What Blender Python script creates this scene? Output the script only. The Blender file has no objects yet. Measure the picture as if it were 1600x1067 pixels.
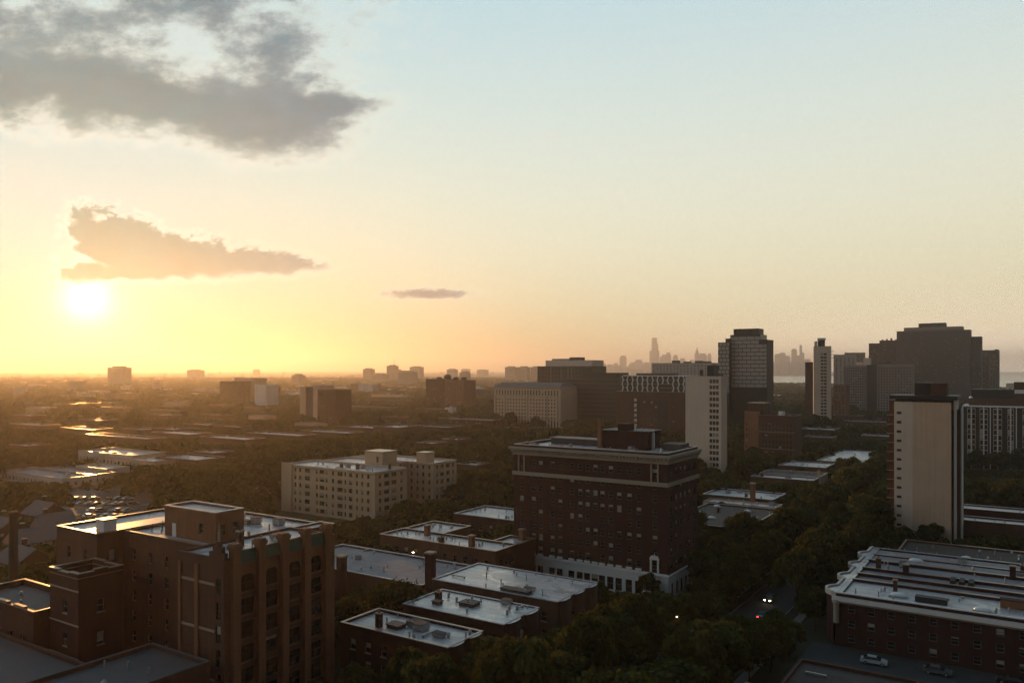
import bpy, math, random
import numpy as np
from mathutils import Vector

random.seed(7)
rng = np.random.default_rng(7)
SC = bpy.context.scene
COL = SC.collection

# ---------------------------------------------------------------- camera
# The street grid is the world grid: +Y north, +X east. The eye stands 53 m above the ground at the origin.
F, HORIZON, EYE, HEAD = 1244.0, 578.0, 53.0, math.radians(33.2)
SN, CS = math.sin(HEAD), math.cos(HEAD)
cam = bpy.data.cameras.new('camera')
cam.sensor_width = 36.0
cam.lens = F / 1600 * 36.0
cam.shift_y = (HORIZON - 533.5) / 1600
cam.clip_start, cam.clip_end = 1.0, 90000.0
camo = bpy.data.objects.new('camera', cam)
COL.objects.link(camo)
camo.location = (0, 0, EYE)
camo.rotation_euler = (math.pi / 2, 0, HEAD)
SC.camera = camo
SC.render.resolution_x, SC.render.resolution_y = 1024, 682

# ---------------------------------------------------------------- view
SC.view_settings.view_transform = 'Standard'
SC.view_settings.look = 'None'
SC.view_settings.gamma = 1.0
SC.view_settings.exposure = 0.0
SC.view_settings.use_curve_mapping = False
SC.render.engine = 'CYCLES'
SC.cycles.use_denoising = True
SC.cycles.denoising_prefilter = 'FAST'
SC.cycles.use_adaptive_sampling = True
SC.cycles.adaptive_threshold = 0.015
SC.cycles.max_bounces = 4
SC.cycles.diffuse_bounces = 2
SC.cycles.glossy_bounces = 2
SC.cycles.transmission_bounces = 3
SC.cycles.volume_bounces = 0
SC.cycles.transparent_max_bounces = 6
SC.cycles.sample_clamp_indirect = 4.0
SC.cycles.caustics_reflective = False
SC.cycles.caustics_refractive = False

# ---------------------------------------------------------------- sun direction
SUN_EL = math.radians(4.4)
SUN_AZ = HEAD + math.radians(28.1)            # west of north
SUN = Vector((-math.sin(SUN_AZ) * math.cos(SUN_EL), math.cos(SUN_AZ) * math.cos(SUN_EL), math.sin(SUN_EL)))
FWD = Vector((-SN, CS, 0)); RIGHT = Vector((CS, SN, 0))


class N:
    """small expression helper: python arithmetic that writes Math nodes"""
    def __init__(s, t, k): s.t, s.k = t, k
    def op(s, o, *a, clamp=False):
        n = s.t.nodes.new('ShaderNodeMath'); n.operation = o; n.use_clamp = clamp
        for i, v in enumerate((s,) + a):
            if isinstance(v, N): s.t.links.new(v.k, n.inputs[i])
            else: n.inputs[i].default_value = v
        return N(s.t, n.outputs[0])
    def __add__(s, o): return s.op('ADD', o)
    __radd__ = __add__
    def __mul__(s, o): return s.op('MULTIPLY', o)
    __rmul__ = __mul__
    def __sub__(s, o): return s.op('SUBTRACT', o)
    def __rsub__(s, o): return (s * -1.0) + o
    def __truediv__(s, o): return s.op('DIVIDE', o)
    def __pow__(s, o): return s.op('POWER', o)
    def __neg__(s): return s * -1.0
    def abs(s): return s.op('ABSOLUTE')
    def exp(s): return s.op('EXPONENT')
    def max(s, o): return s.op('MAXIMUM', o)
    def min(s, o): return s.op('MINIMUM', o)
    def sat(s): return s.op('ADD', 0.0, clamp=True)
    def step(s, a, b):
        n = s.t.nodes.new('ShaderNodeMapRange'); n.interpolation_type = 'SMOOTHSTEP'
        s.t.links.new(s.k, n.inputs[0]); n.inputs[1].default_value = a; n.inputs[2].default_value = b
        return N(s.t, n.outputs[0])


def mixc(t, f, a, b, mode='MIX'):
    n = t.nodes.new('ShaderNodeMix'); n.data_type = 'RGBA'; n.blend_type = mode; n.clamp_factor = True
    for i, v in ((0, f), (6, a), (7, b)):
        if isinstance(v, N): t.links.new(v.k, n.inputs[i])
        elif i == 0: n.inputs[0].default_value = v
        else: n.inputs[i].default_value = (*v, 1)
    return N(t, n.outputs[2])


def dot(t, vec, d):
    n = t.nodes.new('ShaderNodeVectorMath'); n.operation = 'DOT_PRODUCT'
    t.links.new(vec, n.inputs[0]); n.inputs[1].default_value = d
    return N(t, n.outputs['Value'])


def noise(t, vec, scale, detail=6, rough=0.55, dist=0.0, out='Fac'):
    n = t.nodes.new('ShaderNodeTexNoise')
    if vec is not None: t.links.new(vec, n.inputs['Vector'])
    n.inputs['Scale'].default_value = scale; n.inputs['Detail'].default_value = detail
    n.inputs['Roughness'].default_value = rough; n.inputs['Distortion'].default_value = dist
    return N(t, n.outputs[out])


# ---------------------------------------------------------------- sky
world = bpy.data.worlds.new('World'); SC.world = world; world.use_nodes = True
T = world.node_tree; T.nodes.clear()
wo = T.nodes.new('ShaderNodeOutputWorld'); bg = T.nodes.new('ShaderNodeBackground')
T.links.new(bg.outputs[0], wo.inputs[0])
tc = T.nodes.new('ShaderNodeTexCoord')
nv = T.nodes.new('ShaderNodeVectorMath'); nv.operation = 'NORMALIZE'
T.links.new(tc.outputs['Generated'], nv.inputs[0]); DIR = nv.outputs[0]
sky = T.nodes.new('ShaderNodeTexSky'); sky.sky_type = 'NISHITA'; sky.sun_disc = False
sky.sun_elevation = SUN_EL; sky.sun_rotation = -SUN_AZ
sky.altitude = 50; sky.air_density = 1.0; sky.dust_density = 1.0; sky.ozone_density = 1.0
SKYK = 0.05


def rgb3(r, g, b):
    n = T.nodes.new('ShaderNodeCombineColor')
    for i, v in enumerate((r, g, b)):
        if isinstance(v, N): T.links.new(v.k, n.inputs[i])
        else: n.inputs[i].default_value = v
    return N(T, n.outputs[0])


mu = dot(T, DIR, SUN)                               # cosine of the angle to the sun
zz = dot(T, DIR, (0, 0, 1)); el = zz.max(0.0)
ang = mu.min(1.0).op('ARCCOSINE')                   # angle to the sun
# evening haze that whitens the lower sky: dense at the horizon, stronger on the sun's side
e1 = (el * -3.2).exp(); e2 = (el * -9.0).exp(); g3 = (ang * -3.0).exp(); g7 = (ang * -7.0).exp()
side = (mu.step(-0.50, 0.45) * 0.92 + 0.08) * (1.0 - el.step(0.40, 0.95) * 0.50)             # the sky away from the sun is dimmer
VEIL = ((0.173, 1.617, -1.45, -0.475, -0.60), (0.482, 0.858, -1.06, -0.12, -0.52), (0.743, -0.135, -0.513, 0.06, -0.62))
e25 = (el * -34.0).exp() * ang.step(0.45, 1.05)
HOR = (2.8, 2.3, 2.0)
veil = rgb3(*[((e1 * k[1] + e2 * k[2] + g3 * k[3] + g7 * k[4] + k[0] + e25 * HOR[i_]) * side).max(0.02) for i_, k in enumerate(VEIL)])
glow1 = (ang * -18.0).exp(); glow0 = (ang * -11.0).exp()
disc = ang.step(0.050, 0.0) ** 1.8
aure = rgb3(glow1 * 0.6 + disc * 2.0, glow1 * 0.7 + disc * 1.8, glow0 * 0.75 + disc * 0.9)
nis = N(T, sky.outputs[0])
sepn = T.nodes.new('ShaderNodeSeparateColor'); T.links.new(nis.k, sepn.inputs[0])
chan = [N(T, sepn.outputs[i]) * SKYK for i in range(3)]
nis = rgb3(*[c_ / (c_ * 4.5 + 1.0) for c_ in chan])      # highlight shoulder of the film
base = mixc(T, 1.0, nis, veil, 'ADD')
base = mixc(T, 1.0, base, aure, 'ADD')

# clouds: directions on the dome, u to the right of the heading and v up from the horizon
fw = dot(T, DIR, FWD).max(0.05)
u = dot(T, DIR, RIGHT) / fw
v = zz / fw
cv = T.nodes.new('ShaderNodeCombineXYZ')
T.links.new(u.k, cv.inputs[0]); T.links.new((v * 1.7).k, cv.inputs[1])
CV = cv.outputs[0]
wv = T.nodes.new('ShaderNodeTexNoise'); T.links.new(CV, wv.inputs['Vector']); wv.inputs['Scale'].default_value = 7.0; wv.inputs['Detail'].default_value = 2
wsep = T.nodes.new('ShaderNodeSeparateColor'); T.links.new(wv.outputs['Color'], wsep.inputs[0])
w1, w2 = N(T, wsep.outputs[0]) - 0.5, N(T, wsep.outputs[1]) - 0.5
n1 = noise(T, CV, 9.0, 4, 0.60) - 0.5
n2 = noise(T, CV, 30.0, 4, 0.62) - 0.5
n3 = noise(T, CV, 7.0, 5, 0.62) - 0.5
us, vs = u, v
u = u + w1 * 0.050; v = v + w2 * 0.040               # billowing outlines


def U(px): return (px - 800) / F
def V(py): return (HORIZON - py) / F
def sq(x): return x * x


def blob(cx, cy, a, b, tilt=0.0):                    # 1 in the middle, 0 on the ellipse
    du = u - U(cx); dv = v - V(cy) - du * tilt
    return 1.0 - (sq(du * (F / a)) + sq(dv * (F / b))) ** 0.5


# long grey bank, soft-edged, its lower side shredded
ca = blob(190, 142, 330, 66, -0.13).max(blob(390, 186, 190, 66, 0.0)).max(blob(10, 128, 190, 60)).max(blob(490, 160, 135, 26, -0.02))
da = (ca * 1.0 + n1 * 1.15 + n2 * 0.65 + 0.22).step(-0.20, 1.0)
# ragged shreds above it
cb = blob(430, 70, 170, 140).max(blob(110, 20, 300, 90)).max(blob(330, 0, 280, 90))
db = (cb * 0.75 + n3 * 2.3 + n2 * 0.7 + 0.36).step(-0.05, 1.35) * 0.95
dw = (blob(120, 200, 230, 48, -0.16) * 0.8 + n1 * 1.5 + n2 * 1.0 - 0.10).step(0.0, 1.0) * 0.6
# heaped cloud over the sun: bumpy top falling to the right, flat base
u, v = us + w1 * 0.016, vs + w2 * 0.014
du_ = u - U(115)
bil = n2.abs() * -0.09 + n1 * 0.055
top = V(312) - du_ * 0.245
hb = (top - v + bil + 0.012).step(-0.003, 0.026)
bt = (v - V(446) + (u - U(330)).max(0.0) * -0.10 + n2 * 0.026 + n1 * 0.014).step(-0.006, 0.018)
lf = (u - U(86) + n1 * 0.11 + n2 * 0.10).step(-0.008, 0.034)
notch = 1.0 - (blob(118, 402, 70, 12, -0.20) * 1.0 + n2 * 1.4 + n1 * 0.6).step(0.05, 0.8) * 0.6
dc = hb * bt * lf * notch
# little streaks
dd = (blob(672, 461, 120, 16, 0.01) * 1.1 + n2 * 1.6 + n1 * 0.6 + 0.02).step(0.0, 0.9) * 0.92
de = (blob(862, 218, 34, 12) + n2 * 1.8 - 0.25).step(0.0, 1.0) * 0.30
df = (blob(575, 525, 130, 7) + n2 * 1.5 - 0.15).step(0.0, 1.2) * 0.5
front = (1.0 - us.step(0.10, 0.155)) * (1.0 - vs.step(0.50, 0.60)) * us.step(-0.94, -0.78)
body = (1.0 - (1.0 - da) * (1.0 - db) * (1.0 - dw))
dens = body.max(dc).max(dd).max(df) * front
# backlit clouds: dense parts show their shaded blue-grey side, thin edges let the light through
shade = (n1 * 0.60 + n2 * 0.40 + 1.0)
hot = (ang * -7.0).exp()
core = rgb3(shade * (0.130 - hot * 0.42).max(0.0), shade * (0.190 + hot * 0.12), shade * (0.255 + hot * 0.02))
lit = hot * 0.9 + 0.86
rim = mixc(T, 0.55, base, rgb3(lit * 0.98, lit, lit * 0.86))
ccol = mixc(T, dens.step(0.22, 0.95), rim, core)
skyc = mixc(T, dens.step(0.0, 0.70) * 0.95, base, ccol)
skyc = mixc(T, de * front, skyc, (0.95, 0.72, 0.58))
# clear sky everywhere; the cloudy part of the dome is a second background that is only evaluated where clouds are
T.links.new(base.k, bg.inputs[0])
bg2 = T.nodes.new('ShaderNodeBackground'); T.links.new(skyc.k, bg2.inputs[0])
zone = us.op('LESS_THAN', 0.16) * vs.op('GREATER_THAN', 0.02) * us.op('GREATER_THAN', -0.95) * vs.op('LESS_THAN', 0.62) * dot(T, DIR, FWD).op('GREATER_THAN', 0.25)
mxs = T.nodes.new('ShaderNodeMixShader'); T.links.new(zone.k, mxs.inputs[0]); T.links.new(bg.outputs[0], mxs.inputs[1]); T.links.new(bg2.outputs[0], mxs.inputs[2])
T.links.new(mxs.outputs[0], wo.inputs[0])

# ---------------------------------------------------------------- sun lamp
sl = bpy.data.lights.new('sun', 'SUN'); sl.energy = 4.0; sl.angle = math.radians(0.6); sl.color = (1.0, 0.46, 0.12)
so = bpy.data.objects.new('sun', sl); COL.objects.link(so)
so.rotation_euler = (-SUN).to_track_quat('-Z', 'Y').to_euler()
world.cycles.sampling_method = 'MANUAL'; world.cycles.sample_map_resolution = 512

# ================================================================ helpers
def world_at(px, d):
    """a point on the ground plan: photograph column px at distance d along the heading"""
    r = (px - 800) / F * d
    return r * CS - d * SN, r * SN + d * CS


def dist_for(py, z): return (EYE - z) * F / (py - HORIZON)
def z_for(py, d): return EYE - (py - HORIZON) / F * d
def plan(x, y): return x * CS + y * SN, -x * SN + y * CS      # to (right, forward)
def px_of(x, y):
    r, d = plan(x, y)
    return 800 + r / d * F, d
def py_of(z, d): return HORIZON + (EYE - z) / d * F


def west_len(px, d, xl):
    r, rl = (px - 800) / F * d, (xl - 800) / F
    return (r - rl * d) / (CS + SN * rl)


def north_len(px, d, xr):
    r, rr = (px - 800) / F * d, (xr - 800) / F
    return (r - rr * d) / (CS * rr - SN)


MATS = {}


def mat(name, c1, c2=None, rough=0.8, scale=1.2, spec=0.3, streak=0.0, metal=0.0, bump=0.0, patch=None, seam=0.0, wetr=0.26):
    """mottled procedural surface, metres as texture units"""
    if name in MATS: return MATS[name]
    m = bpy.data.materials.new(name); m.use_nodes = True
    t = m.node_tree; p = t.nodes['Principled BSDF']
    tcn = t.nodes.new('ShaderNodeTexCoord'); ob = tcn.outputs['Object']
    c2 = c2 or tuple(c * 0.7 for c in c1)
    big = noise(t, ob, scale * 0.12, 4, 0.6); fine = noise(t, ob, scale * 2.3, 3, 0.7)
    f = (big * 0.9 + fine * 0.7 - 0.30)
    if streak:
        mp = t.nodes.new('ShaderNodeMapping'); mp.inputs['Scale'].default_value = (1.4, 1.4, 0.05)
        t.links.new(ob, mp.inputs[0])
        f = f + (noise(t, mp.outputs[0], 1.0, 4, 0.6) - 0.5) * streak
    col = mixc(t, f.sat(), c1, c2)
    r = None
    if patch:                                            # ponding and repairs on flat roofs
        pn = noise(t, ob, 0.16, 3, 0.5, 0.6).step(0.50, 0.60)
        col = mixc(t, pn * 0.6, col, patch)
        r = (1.0 - pn) * (rough - wetr) + wetr
    if seam:                                             # lapped sheets of roofing
        bk = t.nodes.new('ShaderNodeTexBrick'); t.links.new(ob, bk.inputs['Vector']); bk.inputs['Scale'].default_value = 1.0
        bk.inputs['Brick Width'].default_value = 7.0; bk.inputs['Row Height'].default_value = 1.1; bk.inputs['Mortar Size'].default_value = 0.045
        bk.inputs['Color1'].default_value = (1, 1, 1, 1); bk.inputs['Color2'].default_value = (.72, .70, .70, 1); bk.inputs['Mortar'].default_value = (.45, .42, .42, 1)
        st_ = noise(t, ob, 0.55, 5, 0.65).step(0.50, 0.68)
        col = mixc(t, st_ * 0.60, mixc(t, seam, col, N(t, bk.outputs['Color']), 'MULTIPLY'), tuple(c * .35 for c in c1))
    t.links.new(col.k, p.inputs['Base Color'])
    if r is not None: t.links.new(r.k, p.inputs['Roughness'])
    else: p.inputs['Roughness'].default_value = rough
    p.inputs['Specular IOR Level'].default_value = spec; p.inputs['Metallic'].default_value = metal
    if bump:
        b = t.nodes.new('ShaderNodeBump'); b.inputs['Strength'].default_value = bump; b.inputs['Distance'].default_value = 0.05
        t.links.new(fine.k, b.inputs['Height']); t.links.new(b.outputs[0], p.inputs['Normal'])
    MATS[name] = m
    return m


def emit(name, c, k):
    if name in MATS: return MATS[name]
    m = bpy.data.materials.new(name); m.use_nodes = True
    p = m.node_tree.nodes['Principled BSDF']; p.inputs['Base Color'].default_value = (*c, 1)
    p.inputs['Emission Color'].default_value = (*c, 1); p.inputs['Emission Strength'].default_value = k
    MATS[name] = m
    return m


M = dict(
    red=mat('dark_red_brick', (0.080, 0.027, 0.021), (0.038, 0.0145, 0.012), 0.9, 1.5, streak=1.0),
    brown=mat('brown_brick', (0.140, 0.064, 0.040), (0.060, 0.029, 0.021), 0.9, 1.4, streak=1.0),
    orange=mat('orange_brick', (0.31, 0.138, 0.070), (0.16, 0.070, 0.039), 0.9, 1.4, streak=1.0),
    tan=mat('tan_brick', (0.72, 0.475, 0.335), (0.50, 0.325, 0.225), 0.85, 1.2, streak=0.9),
    buff=mat('buff_brick', (0.64, 0.44, 0.29), (0.50, 0.34, 0.22), 0.85, 1.0, streak=0.5),
    cream=mat('cream_brick', (0.78, 0.585, 0.47), (0.58, 0.435, 0.35), 0.85, 1.0, streak=0.9),
    lime=mat('limestone', (0.70, 0.55, 0.475), (0.57, 0.445, 0.38), 0.8, 1.0, streak=0.5),
    white=mat('white_paint', (0.80, 0.735, 0.715), (0.66, 0.60, 0.585), 0.7, 0.8, streak=0.4),
    conc=mat('concrete', (0.44, 0.365, 0.335), (0.33, 0.27, 0.25), 0.85, 0.8, streak=0.6),
    dconc=mat('dark_concrete', (0.120, 0.085, 0.076), (0.085, 0.062, 0.056), 0.85, 0.8, streak=0.5),
    mconc=mat('stained_concrete', (0.29, 0.22, 0.195), (0.20, 0.155, 0.14), 0.85, 0.8, streak=0.7),
    dark=mat('dark_metal', (0.045, 0.036, 0.034), (0.03, 0.025, 0.024), 0.6, 1.0),
    stone=mat('terracotta_stone', (0.38, 0.30, 0.235), (0.28, 0.22, 0.175), 0.85, 1.5, streak=0.5),
    copper=mat('green_copper', (0.045, 0.115, 0.085), (0.03, 0.08, 0.06), 0.75, 1.5, streak=0.5),
    coping=mat('tile_coping', (0.30, 0.19, 0.13), (0.22, 0.14, 0.10), 0.32, 1.5, spec=0.6),
    silver=mat('silver_roof_coat', (0.63, 0.555, 0.555), (0.36, 0.315, 0.32), 0.42, 0.9, spec=0.5, patch=(0.46, 0.43, 0.43), seam=1.0),
    wet=mat('white_roof_wet', (0.74, 0.67, 0.645), (0.48, 0.43, 0.42), 0.36, 1.2, spec=0.7, patch=(0.58, 0.54, 0.51), seam=1.0, wetr=0.12),
    greyroof=mat('grey_gravel_roof', (0.33, 0.285, 0.295), (0.20, 0.172, 0.18), 0.75, 1.2, seam=.6),
    brownroof=mat('brown_tar_roof', (0.085, 0.052, 0.042), (0.05, 0.034, 0.030), 0.8, 1.2, seam=.5),
    shingle=mat('grey_shingle', (0.16, 0.14, 0.135), (0.10, 0.088, 0.085), 0.85, 2.0),
    tarp=mat('dark_roof', (0.10, 0.088, 0.09), (0.065, 0.058, 0.06), 0.7, 1.2),
    asphalt=mat('asphalt', (0.055, 0.050, 0.050), (0.040, 0.037, 0.037), 0.85, 0.6),
    lot=mat('old_asphalt', (0.065, 0.057, 0.053), (0.045, 0.040, 0.038), 0.8, 0.5),
    walk=mat('pavement', (0.26, 0.24, 0.215), (0.19, 0.175, 0.16), 0.85, 0.8),
    grass=mat('ground_cover', (0.035, 0.038, 0.016), (0.055, 0.043, 0.026), 0.95, 0.25),
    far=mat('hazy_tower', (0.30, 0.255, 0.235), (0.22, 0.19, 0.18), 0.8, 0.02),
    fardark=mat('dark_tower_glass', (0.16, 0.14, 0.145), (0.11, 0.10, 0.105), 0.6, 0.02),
    glass=mat('window_glass', (0.022, 0.020, 0.022), (0.014, 0.013, 0.014), 0.12, 0.7, spec=0.5),
    dglass=mat('curtain_glass', (0.030, 0.033, 0.028), (0.018, 0.020, 0.018), 0.32, 0.25, spec=0.3),
    blind=mat('window_blind', (0.42, 0.38, 0.34), (0.30, 0.27, 0.24), 0.8, 2.0),
    frame=mat('window_frame', (0.20, 0.17, 0.15), (0.15, 0.125, 0.11), 0.6, 2.0),
    wframe=mat('pale_window_frame', (0.50, 0.46, 0.42), (0.40, 0.37, 0.34), 0.6, 2.0),
    trunk=mat('bark', (0.075, 0.055, 0.042), (0.045, 0.033, 0.027), 0.9, 3.0),
    sky_dome=mat('skylight_dome', (0.75, 0.74, 0.74), (0.65, 0.64, 0.65), 0.25, 2.0, spec=0.6),
    duct=mat('galvanised_duct', (0.42, 0.41, 0.40), (0.33, 0.32, 0.31), 0.45, 2.0, metal=0.3),
)


class MB:
    """collects faces of one mesh"""
    def __init__(s): s.v, s.f, s.m, s.ms = [], [], [], []
    def mi(s, m):
        if m not in s.ms: s.ms.append(m)
        return s.ms.index(m)
    def face(s, pts, m):
        b = len(s.v); s.v += [tuple(p) for p in pts]; s.f.append(tuple(range(b, b + len(pts)))); s.m.append(s.mi(m))
    def box(s, x0, y0, z0, x1, y1, z1, m, bottom=True):
        b = len(s.v); k = s.mi(m)
        s.v += [(x0, y0, z0), (x1, y0, z0), (x1, y1, z0), (x0, y1, z0), (x0, y0, z1), (x1, y0, z1), (x1, y1, z1), (x0, y1, z1)]
        fs = [(4, 5, 6, 7), (0, 1, 5, 4), (1, 2, 6, 5), (2, 3, 7, 6), (3, 0, 4, 7)] + ([(3, 2, 1, 0)] if bottom else [])
        s.f += [tuple(b + i for i in q) for q in fs]; s.m += [k] * len(fs)
        return s
    def prism(s, poly, z0, z1, m, mtop=None, bottom=False):
        n = len(poly)
        for i in range(n):
            (x0, y0), (x1, y1) = poly[i], poly[(i + 1) % n]
            s.face([(x0, y0, z0), (x1, y1, z0), (x1, y1, z1), (x0, y0, z1)], m)
        s.face([(x, y, z1) for x, y in poly], mtop or m)
        if bottom: s.face([(x, y, z0) for x, y in reversed(poly)], m)
        return s
    def cyl(s, x, y, z0, z1, r0, r1, m, n=10, cap=True):
        a = [(math.cos(2 * math.pi * i / n), math.sin(2 * math.pi * i / n)) for i in range(n)]
        for i in range(n):
            (c0, s0), (c1, s1) = a[i], a[(i + 1) % n]
            s.face([(x + c0 * r0, y + s0 * r0, z0), (x + c1 * r0, y + s1 * r0, z0), (x + c1 * r1, y + s1 * r1, z1), (x + c0 * r1, y + s0 * r1, z1)], m)
        if cap: s.face([(x + c * r1, y + q * r1, z1) for c, q in a], m)
        return s
    def dome(s, x, y, z, rx, ry, rz, m, n=12, k=4):
        for j in range(k):
            a0, a1 = j / k * math.pi / 2, (j + 1) / k * math.pi / 2
            for i in range(n):
                b0, b1 = 2 * math.pi * i / n, 2 * math.pi * (i + 1) / n
                P = lambda a, b: (x + rx * math.cos(a) * math.cos(b), y + ry * math.cos(a) * math.sin(b), z + rz * math.sin(a))
                q = [P(a0, b0), P(a0, b1), P(a1, b1), P(a1, b0)]
                s.face(q[:3] if j == k - 1 else q, m)
        return s
    def mesh(s, name):
        me = bpy.data.meshes.new(name); me.from_pydata(s.v, [], s.f)
        for m in s.ms: me.materials.append(m)
        me.polygons.foreach_set('material_index', s.m); me.update()
        return me
    def build(s, name, parent=None, loc=(0, 0, 0), rz=0.0, **props):
        o = bpy.data.objects.new(name, s.mesh(name)); COL.objects.link(o)
        o.location = loc; o.rotation_euler = (0, 0, rz)
        if parent: o.parent = parent
        for k, v_ in props.items(): o[k] = v_
        return o


def place(name, me, parent=None, loc=(0, 0, 0), rz=0.0, **props):
    o = bpy.data.objects.new(name, me); COL.objects.link(o)
    o.location = loc; o.rotation_euler = (0, 0, rz)
    if parent: o.parent = parent
    for k, v_ in props.items(): o[k] = v_
    return o


def thing(name, label, cat, loc, rz=0.0, group=None):
    o = bpy.data.objects.new(name, None); COL.objects.link(o); o.empty_display_size = 1
    o.location = loc; o.rotation_euler = (0, 0, rz)
    o['label'] = label; o['category'] = cat
    if group: o['group'] = group
    return o


# ---------------------------------------------------------------- windows and walls
WCACHE = {}


def window_mesh(w, h, kind, frame, sill=None):
    key = (round(w, 2), round(h, 2), kind, frame.name, sill.name if sill else '')
    if key in WCACHE: return WCACHE[key]
    b = MB(); g = M['glass']
    b.face([(0, .20, 0), (w, .20, 0), (w, .20, h), (0, .20, h)], g)
    t_ = min(0.09, w * 0.08)
    for x0, z0, x1, z1 in ((0, 0, t_, h), (w - t_, 0, w, h), (t_, 0, w - t_, t_), (t_, h - t_, w - t_, h), (t_, h * .5 - t_ * .5, w - t_, h * .5 + t_ * .5)):
        b.box(x0, .11, z0, x1, .19, z1, frame)
    if w > 1.9:
        n = int(w / 1.1)
        for i in range(1, n): b.box(w * i / n - t_ * .5, .12, t_ * 1.01, w * i / n + t_ * .5, .185, h * .5 - t_ * .51, frame); b.box(w * i / n - t_ * .5, .12, h * .5 + t_ * .51, w * i / n + t_ * .5, .185, h - t_ * 1.01, frame)
    if kind:
        b.face([(t_, .195, h * (1 - kind)), (w - t_, .195, h * (1 - kind)), (w - t_, .195, h - t_), (t_, .195, h - t_)], M['blind'])
    if sill:
        b.box(-.08, -.09, -.16, w + .08, .10, -.004, sill)
    WCACHE[key] = b.mesh('window')
    return WCACHE[key]


def facade(b, o, ud, nd, L, z0, z1, ops, m, depth=0.22):
    """wall plane with real openings; ops: (u0, z0, u1, z1)"""
    us = sorted({0.0, L, *[round(q[0], 3) for q in ops], *[round(q[2], 3) for q in ops]})
    zs = sorted({z0, z1, *[round(q[1], 3) for q in ops], *[round(q[3], 3) for q in ops]})
    P = lambda u_, z, k=0.0: (o[0] + ud[0] * u_ - nd[0] * k, o[1] + ud[1] * u_ - nd[1] * k, z)
    hole = set()
    ui = {round(v_, 3): i for i, v_ in enumerate(us)}; zi = {round(v_, 3): i for i, v_ in enumerate(zs)}
    for q in ops:
        for i in range(ui[round(q[0], 3)], ui[round(q[2], 3)]):
            for j in range(zi[round(q[1], 3)], zi[round(q[3], 3)]): hole.add((i, j))
        a0, b0, a1, b1 = q
        b.face([P(a0, b0), P(a1, b0), P(a1, b0, depth), P(a0, b0, depth)], m)
        b.face([P(a0, b1, depth), P(a1, b1, depth), P(a1, b1), P(a0, b1)], m)
        b.face([P(a0, b0), P(a0, b0, depth), P(a0, b1, depth), P(a0, b1)], m)
        b.face([P(a1, b0, depth), P(a1, b0), P(a1, b1), P(a1, b1, depth)], m)
    for j in range(len(zs) - 1):
        i = 0
        while i < len(us) - 1:
            if (i, j) in hole: i += 1; continue
            k = i
            while k + 1 < len(us) - 1 and (k + 1, j) not in hole: k += 1
            b.face([P(us[i], zs[j]), P(us[k + 1], zs[j]), P(us[k + 1], zs[j + 1]), P(us[i], zs[j + 1])], m)
            i = k + 1


def grid_ops(L, cols, rows, skip=()):
    out = []
    for ri, (za, hh) in enumerate(rows):
        for ci, (uc, ww) in enumerate(cols):
            if (ri, ci) in skip: continue
            a = max(0.15, uc - ww / 2); c = min(L - 0.15, uc + ww / 2)
            if c - a > 0.2: out.append((round(a, 3), round(za, 3), round(c, 3), round(za + hh, 3)))
    return out


def even(L, n, w, margin=1.2):
    if n < 1: return []
    st = (L - 2 * margin) / n
    return [(margin + st * (i + .5), min(w, st * .8)) for i in range(n)]


def floors(z0, z1, fh, sill, hh):
    n = max(1, int((z1 - z0) / fh + 1e-6))
    return [(z0 + i * fh + sill, hh) for i in range(n)]


FOOT = []        # footprints kept free of trees: (x0, y0, x1, y1)
VIEW = []        # what the photograph shows uncovered: (px0, px1, distance, lowest visible row)


def keep(px0, px1, d, py): VIEW.append((px0, px1, d, py))


def window_set(par, o, rz, ops, frame, blinds, single, sill=None, rs=random):
    """windows of one wall as parts (single) or joined into one part"""
    if single:
        for a0, b0, a1, b1 in ops:
            k = 0
            if rs.random() < blinds: k = rs.choice((0.22, 0.35, 0.5, 0.5, 0.65, 0.8, 0.96))
            u0 = a0
            loc = (o[0] + math.cos(rz) * u0, o[1] + math.sin(rz) * u0, b0)
            place('window', window_mesh(a1 - a0, b1 - b0, k, frame, sill), par, loc, rz)
    elif ops:
        b = MB()
        for a0, b0, a1, b1 in ops:
            b.face([(a0, .2, b0), (a1, .2, b0), (a1, .2, b1), (a0, .2, b1)], M['glass'])
            zm = (b0 + b1) / 2
            b.box(a0, .12, zm - .05, a1, .18, zm + .05, frame)
            if rs.random() < blinds: b.face([(a0, .17, zm + .06), (a1, .17, zm + .06), (a1, .17, b1), (a0, .17, b1)], M['blind'])
        b.build('window_grid', par, (o[0], o[1], 0), rz, kind='stuff')


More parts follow.
